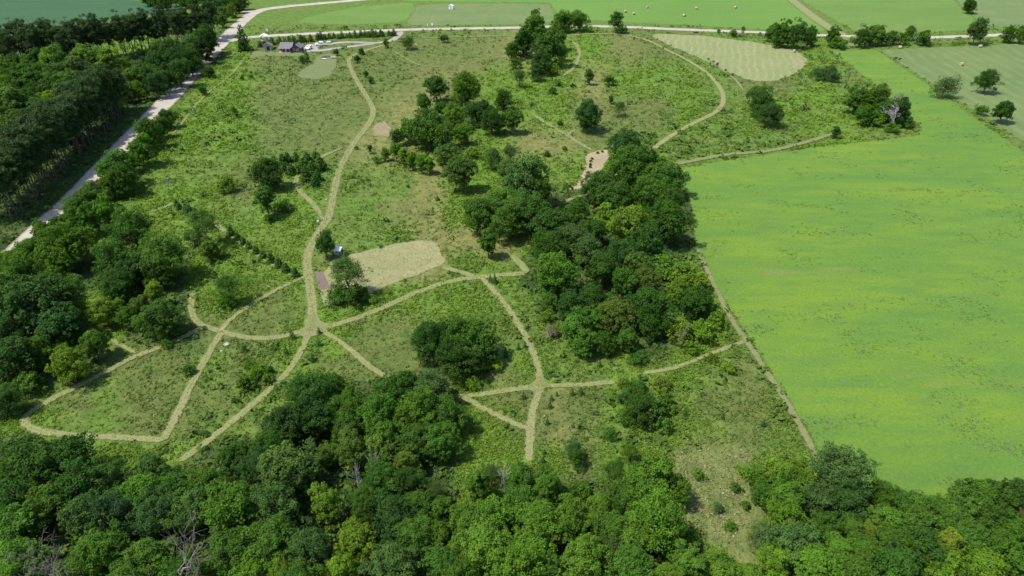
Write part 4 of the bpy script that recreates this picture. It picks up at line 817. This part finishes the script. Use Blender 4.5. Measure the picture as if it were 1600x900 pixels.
# weeds standing in the crop field: grey thistle patches
def field_weeds():
    rg = np.random.default_rng(8); n = 26000
    px = rg.uniform(1070, 1620, n); py = rg.uniform(90, 790, n); ok = in_poly(px, py, FIELD_POLY)
    a = (px - W / 2) / FPX; b = (H / 2 - py) / FPX; t = CAM_H / (SP - b * CP); x, y = a * t, (CP + b * SP) * t
    ns = fbm(x / 9, y / 5, 71); ok &= rg.random(n) < np.clip((ns - 0.54) * 6, 0.015, 1)
    x, y, t = x[ok], y[ok], t[ok]; n = len(x); k = 5; size = rg.uniform(0.2, 0.48, n) * np.clip(t / 140, 0.8, 1.6)
    ang = rg.uniform(0, 6.28, (n, k)); rr = np.sqrt(rg.uniform(0, 1, (n, k))) * 0.6
    C = np.stack([x[:, None] + np.cos(ang) * rr * size[:, None], y[:, None] + np.sin(ang) * rr * size[:, None], size[:, None] * 0.22 * rg.uniform(0.4, 1.1, (n, k)) + 0.03], -1).reshape(-1, 3)
    N = unit(np.array([0, 0, 0.9]) + rg.normal(size=(n * k, 3)) * 0.45); V, F = leaf_cards(C, N, np.repeat(size, k) * 0.3, rg, 0.7)
    tint = pickt(rg, n, [(0.15, 0.21, 0.09), (0.13, 0.195, 0.07), (0.105, 0.185, 0.035), (0.09, 0.165, 0.032), (0.20, 0.24, 0.14)])
    T = np.ones((n * k * 4, 4)); T[:, :3] = np.repeat(tint, k * 4, 0)
    o = link('field_weeds', np_mesh('field_weeds', V, F, M_WEED, False, {'var': ('FLOAT', np.full(n * k * 4, 0.45)), 'tint': ('FLOAT_COLOR', T)}))
    tag(o, 'greyish weed patches scattered over the bright crop field', 'weeds', kind='stuff')
field_weeds()

# ------------------------------------------------------------------ built things
class MB:
    def __init__(s): s.bm = bmesh.new()
    def box(s, x0, x1, y0, y1, z0, z1, bev=0.0):
        r = bmesh.ops.create_cube(s.bm, size=1.0)
        for v in r['verts']: v.co = Vector(((x0 + x1) / 2 + v.co.x * (x1 - x0), (y0 + y1) / 2 + v.co.y * (y1 - y0), (z0 + z1) / 2 + v.co.z * (z1 - z0)))
        if bev: bmesh.ops.bevel(s.bm, geom=list({e for v in r['verts'] for e in v.link_edges}), offset=bev, segments=2, affect='EDGES')
        return s
    def prism(s, prof, y0, y1, axis='y'):
        """profile in (x, z) extruded along y (or in (y, z) along x)"""
        def P(a, z, t): return (a, t, z) if axis == 'y' else (t, a, z)
        A = [s.bm.verts.new(P(a, z, y0)) for a, z in prof]; B = [s.bm.verts.new(P(a, z, y1)) for a, z in prof]; n = len(prof)
        s.bm.faces.new(A); s.bm.faces.new(B[::-1])
        for i in range(n): s.bm.faces.new((A[i], B[i], B[(i + 1) % n], A[(i + 1) % n]))
        bmesh.ops.recalc_face_normals(s.bm, faces=s.bm.faces[:]); return s
    def slab(s, p, th=0.08):
        """sloping quad panel with thickness"""
        p = [Vector(q) for q in p]; n = (p[1] - p[0]).cross(p[3] - p[0]).normalized()
        if n.z < 0: n = -n
        A = [s.bm.verts.new(q) for q in p]; B = [s.bm.verts.new(q + n * th) for q in p]; k = len(p)
        s.bm.faces.new(A); s.bm.faces.new(B[::-1])
        for i in range(k): s.bm.faces.new((A[i], B[i], B[(i + 1) % k], A[(i + 1) % k]))
        bmesh.ops.recalc_face_normals(s.bm, faces=s.bm.faces[:]); return s
    def cyl(s, c, r, L, axis='z', seg=14, r2=None):
        m = Matrix.Translation(c) @ {'z': Matrix(), 'y': Matrix.Rotation(math.pi / 2, 4, 'X'), 'x': Matrix.Rotation(math.pi / 2, 4, 'Y')}[axis]
        bmesh.ops.create_cone(s.bm, cap_ends=True, segments=seg, radius1=r, radius2=r if r2 is None else r2, depth=L, matrix=m); return s
    def build(s, name, m, parent=None, smooth=False):
        me = bpy.data.meshes.new(name); s.bm.to_mesh(me); s.bm.free(); me.materials.append(m)
        if smooth:
            for p in me.polygons: p.use_smooth = True
        return link(name, me, parent)
M_ROOF = mat_simple('grey_shingle', (0.105, 0.10, 0.105), (0.15, 0.145, 0.15), 3, 0.85, 0.2, 0.2)
M_METALROOF = mat_simple('pale_metal_roof', (0.62, 0.66, 0.70), (0.74, 0.77, 0.80), 2, 0.45, 0.4)
M_LOG = mat_simple('brown_log_wall', (0.085, 0.045, 0.035), (0.14, 0.075, 0.055), 3, 0.8, 0.2, 0.2)
M_TANWALL = mat_simple('weathered_board', (0.30, 0.27, 0.22), (0.40, 0.36, 0.30), 3, 0.85, 0.15, 0.2)
M_DECK = mat_simple('deck_board', (0.38, 0.31, 0.23), (0.48, 0.40, 0.30), 3, 0.85, 0.15)
M_GLASS = mat_simple('dark_window_glass', (0.02, 0.025, 0.03), (0.03, 0.035, 0.04), 1, 0.08, 0.5)
M_WHITE = mat_simple('white_paint', (0.74, 0.75, 0.76), (0.80, 0.80, 0.80), 1.5, 0.35, 0.5)
M_RUBBER = mat_simple('tyre_rubber', (0.02, 0.02, 0.02), (0.035, 0.035, 0.035), 5, 0.9, 0.2)
M_STEEL = mat_simple('steel_trim', (0.45, 0.45, 0.46), (0.58, 0.58, 0.60), 3, 0.4, 0.5, 0, 0.6)
M_STRAW = mat_simple('baled_straw', (0.25, 0.205, 0.115), (0.36, 0.305, 0.185), 4, 0.95, 0.05, 0.7)
M_ROCK = mat_simple('pale_rock', (0.24, 0.23, 0.205), (0.36, 0.34, 0.31), 2, 0.9, 0.1, 0.5)
M_DKROCK = mat_simple('dark_rock', (0.09, 0.085, 0.08), (0.16, 0.15, 0.14), 2, 0.9, 0.1, 0.5)
M_LAMP = mat_simple('red_lamp_glass', (0.35, 0.02, 0.02), (0.45, 0.03, 0.03), 1, 0.2, 0.5)
M_WATER = mat_simple('pond_water', (0.012, 0.020, 0.026), (0.018, 0.028, 0.034), 0.6, 0.06, 0.5)

def gable(parent, x0, x1, y0, y1, zw, zr, axis, over=0.45):
    """two roof panels over a box; ridge along axis"""
    if axis == 'x':
        ym = (y0 + y1) / 2
        for ya in (y0 - over, y1 + over):
            zz = zw - over * (zr - zw) / ((y1 - y0) / 2)
            MB().slab([(x0 - over, ya, zz), (x1 + over, ya, zz), (x1 + over, ym, zr), (x0 - over, ym, zr)], 0.12).build('roof', M_ROOF, parent)
    else:
        xm = (x0 + x1) / 2
        for xa in (x0 - over, x1 + over):
            zz = zw - over * (zr - zw) / ((x1 - x0) / 2)
            MB().slab([(xa, y0 - over, zz), (xa, y1 + over, zz), (xm, y1 + over, zr), (xm, y0 - over, zr)], 0.12).build('roof', M_ROOF, parent)
def window(parent, x, y, z, w, h, m=M_WHITE):
    f = MB().box(x - w / 2, x + w / 2, y - 0.06, y + 0.04, z, z + h).build('window', m, parent)
    MB().box(x - w / 2 + 0.09, x + w / 2 - 0.09, y - 0.075, y - 0.055, z + 0.09, z + h - 0.09).build('pane', M_GLASS, f)
def house():
    o = empty('log_house', G(454, 81.5), R_(-3)); tag(o, 'brown log house with two grey shingled roofs beside the parking lot', 'house')
    for x0, x1, y0, y1, zr in ((-5.2, 0.9, 0.0, 5.5, 4.5), ):                                   # long wing, ridge along the road
        MB().prism([(y0, 0), (y1, 0), (y1, 2.7), ((y0 + y1) / 2, zr - 0.05), (y0, 2.7)], x0, x1, 'x').build('wall', M_LOG, o)
        gable(o, x0, x1, y0, y1, 2.7, zr, 'x')
    MB().prism([(1.1, 0), (5.6, 0), (5.6, 2.6), (3.35, 4.15), (1.1, 2.6)], -0.9, 4.6).build('wall', M_LOG, o)   # cross wing
    gable(o, 1.1, 5.6, -0.9, 4.6, 2.6, 4.2, 'y')
    MB().box(-5.5, 0.9, -2.3, -0.02, 0, 0.28).build('porch_deck', M_DECK, o)
    MB().slab([(-5.6, -2.4, 2.25), (0.85, -2.4, 2.25), (0.85, -0.35, 2.58), (-5.6, -0.35, 2.58)], 0.09).build('porch_roof', M_ROOF, o)
    for x in (-5.3, -3.3, -1.3, 0.6): MB().box(x - 0.08, x + 0.08, -2.25, -2.09, 0.28, 2.27).build('porch_post', M_TANWALL, o)
    d = MB().box(-2.8, -1.8, -0.06, 0.02, 0.28, 2.3).build('door', M_WHITE, o); MB().box(-1.98, -1.88, -0.12, -0.06, 1.2, 1.3).build('handle', M_STEEL, d)
    for x in (-4.3, -0.6): window(o, x, -0.02, 1.0, 1.1, 1.1)
    for x in (2.3, 4.3): window(o, x, -0.92, 0.9, 1.1, 1.2)
    MB().box(-5.205, -5.19, 0.4, 5.1, 0.1, 2.6).build('end_board', M_TANWALL, o)
    MB().box(-3.2, -2.6, 3.3, 3.9, 3.4, 5.1).build('chimney', M_DKROCK, o); o.scale = (0.9, 0.9, 0.85)
house()
def lookout():
    o = empty('lookout_hut', G(418.5, 79), R_(6)); tag(o, 'small board hut with a little roofed lookout tower behind its roof', 'hut')
    MB().prism([(-1.7, 0), (1.7, 0), (1.7, 2.2), (0, 3.2), (-1.7, 2.2)], 0, 3.2).build('wall', M_TANWALL, o)
    gable(o, -1.7, 1.7, 0, 3.2, 2.2, 3.3, 'y', 0.35)
    MB().box(-0.3, 1.0, -0.05, 0.03, 0.05, 1.9).build('door', M_GLASS, o)
    for x in (-3.0, -0.6):
        for y in (3.6, 5.8): MB().box(x - 0.1, x + 0.1, y - 0.1, y + 0.1, 0, 5.7).build('tower_post', M_LOG, o)
    MB().box(-3.2, -0.4, 3.4, 6.0, 3.5, 3.65).build('platform', M_DECK, o)
    MB().box(-3.15, -0.45, 3.42, 3.50, 4.4, 4.5).build('railing', M_TANWALL, o); MB().box(-3.18, -3.10, 3.52, 5.9, 4.4, 4.5).build('railing', M_TANWALL, o); MB().box(-0.50, -0.42, 3.52, 5.9, 4.4, 4.5).build('railing', M_TANWALL, o)
    for sx in (-1, 1): MB().slab([(-1.8 + sx * 1.8, 3.1, 5.55), (-1.8 + sx * 1.8, 6.3, 5.55), (-1.8, 6.3, 6.5), (-1.8, 3.1, 6.5)], 0.08).build('tower_roof', M_METALROOF, o)
lookout()
def wheels(o, xs, half, r=0.38):
    for x in xs:
        for s in (-1, 1):
            w = MB().cyl((x, s * (half - 0.1), r), r, 0.24, 'y', 18).build('wheel', M_RUBBER, o)
            MB().cyl((x, s * (half + 0.025), r), r * 0.58, 0.03, 'y', 14).build('rim', M_STEEL, w)
def pickup():
    o = empty('pickup_truck', G(502, 71.5), R_(6)); tag(o, 'white pickup truck parked in front of the windbreak', 'truck')
    MB().prism([(-2.8, 0.55), (-2.8, 1.05), (-2.65, 1.15), (-1.35, 1.22), (-0.75, 1.86), (0.95, 1.86), (1.2, 1.22), (2.85, 1.22), (2.9, 0.55), (2.3, 0.42), (-2.4, 0.42)], -0.95, 0.95).build('body', M_WHITE, o)
    MB().box(1.32, 2.78, -0.80, 0.80, 1.20, 1.235).build('cargo_bed', M_RUBBER, o)
    for s in (-1, 1):
        MB().prism([(-1.05, 1.27), (-0.66, 1.76), (0.05, 1.76), (0.05, 1.27)], s * 0.945, s * 0.965).build('side_window', M_GLASS, o)
        MB().prism([(0.15, 1.27), (0.15, 1.76), (0.82, 1.76), (1.0, 1.27)], s * 0.945, s * 0.965).build('side_window', M_GLASS, o)
        MB().box(-2.82, -2.76, s * 0.72 - 0.17, s * 0.72 + 0.17, 0.82, 1.0).build('headlight', M_STEEL, o); MB().box(2.87, 2.92, s * 0.82 - 0.09, s * 0.82 + 0.09, 0.78, 1.1).build('tail_light', M_LAMP, o)
    MB().slab([(-1.30, -0.8, 1.262), (-1.30, 0.8, 1.262), (-0.80, 0.72, 1.80), (-0.80, -0.72, 1.80)], 0.03).build('windscreen', M_GLASS, o)
    MB().box(-2.92, -2.80, -0.9, 0.9, 0.48, 0.68).build('bumper', M_STEEL, o); wheels(o, (-1.85, 1.75), 0.95, 0.40)
pickup()
def suv():
    o = empty('parked_car', G(482.5, 77), R_(80)); tag(o, 'white car parked nose toward the meadow beside the house', 'car')
    MB().prism([(-2.25, 0.45), (-2.28, 0.85), (-2.1, 0.98), (-1.15, 1.08), (-0.55, 1.62), (1.55, 1.66), (2.15, 1.10), (2.25, 0.55), (2.0, 0.36), (-2.0, 0.36)], -0.90, 0.90).build('body', M_WHITE, o)
    MB().slab([(-1.10, -0.74, 1.125), (-1.10, 0.74, 1.125), (-0.60, 0.66, 1.575), (-0.60, -0.66, 1.575)], 0.03).build('windscreen', M_GLASS, o)
    MB().slab([(2.10, -0.74, 1.16), (2.10, 0.74, 1.16), (1.62, 0.66, 1.595), (1.62, -0.66, 1.595)], 0.03).build('rear_window', M_GLASS, o)
    for s in (-1, 1):
        for a, b in ((-0.78, 0.25), (0.35, 1.5)): MB().prism([(a - 0.1, 1.12), (a + 0.25 if a < 0 else a, 1.54), (b, 1.54), (b + (0.3 if a > 0 else 0), 1.12)], s * 0.895, s * 0.915).build('side_window', M_GLASS, o)
        MB().box(-2.30, -2.22, s * 0.66 - 0.17, s * 0.66 + 0.17, 0.68, 0.82).build('headlight', M_STEEL, o); MB().box(2.2, 2.27, s * 0.72 - 0.12, s * 0.72 + 0.12, 0.78, 0.95).build('tail_light', M_LAMP, o)
    wheels(o, (-1.4, 1.35), 0.90, 0.34)
suv()
def trailer():
    o = empty('utility_trailer', G(513.5, 67.6), R_(-8)); tag(o, 'small low utility trailer behind the white pickup truck', 'trailer')
    MB().box(-0.9, 0.9, -0.65, 0.65, 0.45, 0.55).build('bed', M_STEEL, o)
    for s in (-1, 1): MB().box(-0.9, 0.9, s * 0.66 - 0.02, s * 0.66 + 0.02, 0.56, 0.95).build('side_board', M_WHITE, o)
    MB().box(-1.9, -0.91, -0.05, 0.05, 0.42, 0.50).build('drawbar', M_STEEL, o); wheels(o, (0.1,), 0.82, 0.28)
trailer()
def picnic(px, py, rz, m, label):
    o = empty('picnic_table', G(px, py), R_(rz)); tag(o, label, 'table', 'picnic tables on the house lawn')
    for i in range(5): MB().box(-1.1, 1.1, -0.42 + i * 0.17, -0.27 + i * 0.17, 0.72, 0.77).build('plank', m, o)
    for s in (-1, 1):
        MB().box(-1.1, 1.1, s * 0.78 - 0.14, s * 0.78 + 0.14, 0.42, 0.47).build('bench', m, o)
        for x in (-0.8, 0.8): MB().slab([(x - 0.05, s * 0.25, 0.715), (x + 0.05, s * 0.25, 0.715), (x + 0.05, s * 0.75, 0), (x - 0.05, s * 0.75, 0)], 0.06).build('leg', m, o)
    for x in (-0.72, 0.72): MB().box(x - 0.04, x + 0.04, -0.85, 0.85, 0.36, 0.415).build('crossbar', m, o)
picnic(506, 89.5, 5, M_ROOF, 'dark grey picnic table at the left of the oval lawn'); picnic(511.5, 89, -8, M_ROOF, 'dark grey picnic table in the middle of the oval lawn group'); picnic(521, 91, 12, M_TANWALL, 'pale picnic table at the right of the oval lawn')
def white_bench():
    o = empty('bench', G(507, 93.2), R_(-6)); tag(o, 'low white slab bench in front of the dark picnic tables', 'bench')
    MB().box(-1.0, 1.0, -0.3, 0.3, 0.38, 0.48, 0.02).build('seat', M_WHITE, o)
    for x in (-0.75, 0.75): MB().box(x - 0.12, x + 0.12, -0.22, 0.22, 0, 0.38).build('leg', M_ROCK, o)
white_bench()
def shelter():
    o = empty('kiosk_shelter', G(528.5, 400), R_(-12)); tag(o, 'small shelter with pale metal roof beside the mown lawn', 'shelter')
    for x in (-0.85, 0.85):
        for y in (-0.6, 0.6): MB().box(x - 0.07, x + 0.07, y - 0.07, y + 0.07, 0, 1.95).build('post', M_LOG, o)
    MB().box(-0.77, 0.77, 0.56, 0.62, 0.5, 1.8).build('notice_board', M_TANWALL, o); MB().box(-0.77, 0.77, -0.5, 0.5, 0.55, 0.62).build('shelf', M_DECK, o)
    for s in (-1, 1): MB().slab([(-1.15, s * 1.05, 1.82), (1.15, s * 1.05, 1.82), (1.15, 0, 2.35), (-1.15, 0, 2.35)], 0.05).build('roof', M_METALROOF, o)
shelter()
def bale(px, py, rz, label):
    o = empty('hay_bale', G(px, py), R_(rz)); tag(o, label, 'hay bale', 'round hay bales on the cut fields')
    rg = np.random.default_rng(int(px)); n, k = 24, 5; r = 0.82; P, F = [], []
    xs = [-0.75, -0.66, 0, 0.66, 0.75]; rs = [0.74, 0.82, 0.84, 0.82, 0.74]
    for x, rr in zip(xs, rs):
        a = np.arange(n) * 2 * np.pi / n; q = rr + rg.normal(size=n) * 0.018
        P.append(np.stack([np.full(n, x), np.cos(a) * q, np.maximum(np.sin(a) * q + 0.78, 0.0)], 1))
    P = np.concatenate(P); i = np.arange(n * k).reshape(k, n); j = np.roll(i, -1, 1)
    F = np.stack([i[:-1], i[1:], j[1:], j[:-1]], -1).reshape(-1, 4)
    o.scale = (0.86, 0.86, 0.86)
    link('roll', np_mesh('roll', P, F, M_STRAW, True), o)
    for x, s in ((-0.752, -1), (0.752, 1)): MB().cyl((x, 0, 0.78), 0.74, 0.06, 'x', 24).build('end_face', M_STRAW, o)
BALES = [(977, 19.5, 'palest round bale nearest the tall roadside tree'), (990, 23, 'round bale just right of the palest bale'), (1011, 13, 'round bale third from left in the far field'), (1069, 26, 'round bale closest to the cross road in the far field'), (1088, 14.5, 'round bale fifth from left in the far field'), (1149, 13, 'rightmost round bale in the far field'),
 (1240, 82, 'round bale at the right tip of the cut hay'), (1262, 75, 'round bale beside the hedge above the cut hay'), (1406, 76, 'round bale at the upper left of the mown field'), (1531, 74.5, 'round bale at the upper right of the mown field'), (1502, 102.5, 'round bale lowest in the mown field')]
for x, y, l in BALES: bale(x, y, rnd.uniform(-60, 60), l)
def utility_box(px, py, label, h=1.2, w=0.5):
    o = empty('roadside_sign', G(px, py)); tag(o, label, 'sign', 'white roadside markers')
    MB().box(-0.04, 0.04, -0.04, 0.04, 0, 0.7 * h).build('post', M_STEEL, o); MB().box(-w / 2, w / 2, -0.08, -0.043, 0.35 * h, h * 1.1).build('panel', M_WHITE, o)
utility_box(675.5, 41.5, 'white marker panel above the cross road right of the junction', 1.7, 0.9); utility_box(668, 42, 'thin white marker post left of the wider one', 1.4, 0.4); utility_box(418, 50, 'white marker on the verge above the lookout hut', 1.6, 0.8)
def white_shed():
    o = empty('white_shed', G(705, 14), R_(-10)); tag(o, 'small white shed standing in the rough far pasture', 'shed')
    MB().prism([(-1.2, 0), (1.2, 0), (1.2, 1.9), (0, 2.4), (-1.2, 1.9)], -1.1, 1.1).build('wall', M_WHITE, o)
    for s in (-1, 1): MB().slab([(s * 1.35, -1.25, 1.85), (s * 1.35, 1.25, 1.85), (0, 1.25, 2.42), (0, -1.25, 2.42)], 0.06).build('roof', M_METALROOF, o)
    MB().box(-0.4, 0.4, -1.14, -1.105, 0.05, 1.6).build('door', M_STEEL, o)
white_shed()
def pole():
    o = empty('utility_pole', G(349.5, 40)); tag(o, 'wooden utility pole at the road curve', 'pole')
    MB().cyl((0, 0, 3.7), 0.14, 7.6, 'z', 10, 0.1).build('post', M_PINEBARK, o); MB().box(-1.1, 1.1, -0.17, -0.09, 6.8, 6.92).build('crossarm', M_PINEBARK, o)
    for x in (-0.95, 0, 0.95): MB().cyl((x, -0.13, 7.02), 0.06, 0.2, 'z', 8).build('insulator', M_WHITE, o)
pole()
def rock(px, py, s, m, label, group, seed, flat=0.55, name='rock'):
    rg = np.random.default_rng(seed); bm = bmesh.new(); bmesh.ops.create_icosphere(bm, subdivisions=2, radius=1.0)
    for v in bm.verts:
        n = v.co.normalized(); k = 1 + 0.22 * math.sin(n.x * 3 + seed) * math.cos(n.y * 4 - seed) + rg.normal() * 0.05
        v.co = Vector((n.x * k, n.y * k * 0.8, max(n.z * k * flat, -0.12)))
    me = bpy.data.meshes.new(name); bm.to_mesh(me); bm.free(); me.materials.append(m)
    o = link(name, me); o.location = G(px, py) + Vector((0, 0, 0.05)); o.scale = (s, s, s); o.rotation_euler = (0, 0, rnd.uniform(0, 6))
    return tag(o, label, 'rock', group)
rock(354, 539, 0.60, M_ROCK, 'larger pale rock in the grass below the path junction', 'pale rocks', 3); rock(346, 549, 0.30, M_ROCK, 'smaller pale rock below the larger pale rock', 'pale rocks', 4)
rock(510, 312, 0.4, M_ROCK, 'pale stone on the left edge of the main path', 'pale rocks', 5); rock(497, 346, 0.45, M_ROCK, 'pale stone where the main path meets the meadow bend', 'pale rocks', 6)
SEED = [(925, 249), (923, 253), (922.5, 258), (922, 262), (919, 271), (917, 276), (915.5, 280), (934, 240), (941, 238)]
for i, (x, y) in enumerate(SEED):
    plant(x, y - 1.5, 5.5, 'bush', 'deep', f'tiny dark plant, {ordinal(i + 1)} of the row on the sand bank', 'dark plants on the sand bank')
for i, (x, y) in enumerate([(1107, 93), (1115, 97), (1121, 101), (1134, 110), (1145, 117), (1159, 130)]):
    plant(x, y - 1, 4.5, 'bush', 'russet', f'small reddish shrub, {ordinal(i + 1)} from left along the hay field edge', 'reddish shrubs along the hay field')
def pond():
    a = np.linspace(0, 2 * np.pi, 40, endpoint=False); c = G(267, 283); r = 1 + 0.18 * np.sin(a * 3 + 1) + 0.1 * np.cos(a * 5)
    V = np.stack([c.x + 1.9 * r * np.cos(a), c.y + 1.7 * r * np.sin(a), np.full(40, 0.02)], 1)
    o = link('pond', np_mesh('pond', V, np.arange(40).reshape(1, 40), M_WATER)); tag(o, kind='structure')
pond()
def culvert():
    o = empty('culvert', G(1087, 51.5), R_(4)); tag(o, 'dark culvert pipe end on the verge of the cross road', 'culvert')
    bm = bmesh.new(); n = 18
    for r, flip in ((0.55, False), (0.47, True)):
        ring = [[bm.verts.new((x, r * math.cos(2 * math.pi * i / n), 0.5 + r * math.sin(2 * math.pi * i / n))) for i in range(n)] for x in (-1.3, 1.3)]
        for i in range(n):
            f = [ring[0][i], ring[0][(i + 1) % n], ring[1][(i + 1) % n], ring[1][i]]; bm.faces.new(f[::-1] if flip else f)
    me = bpy.data.meshes.new('pipe'); bm.to_mesh(me); bm.free(); me.materials.append(M_DKROCK); link('pipe', me, o)
culvert()
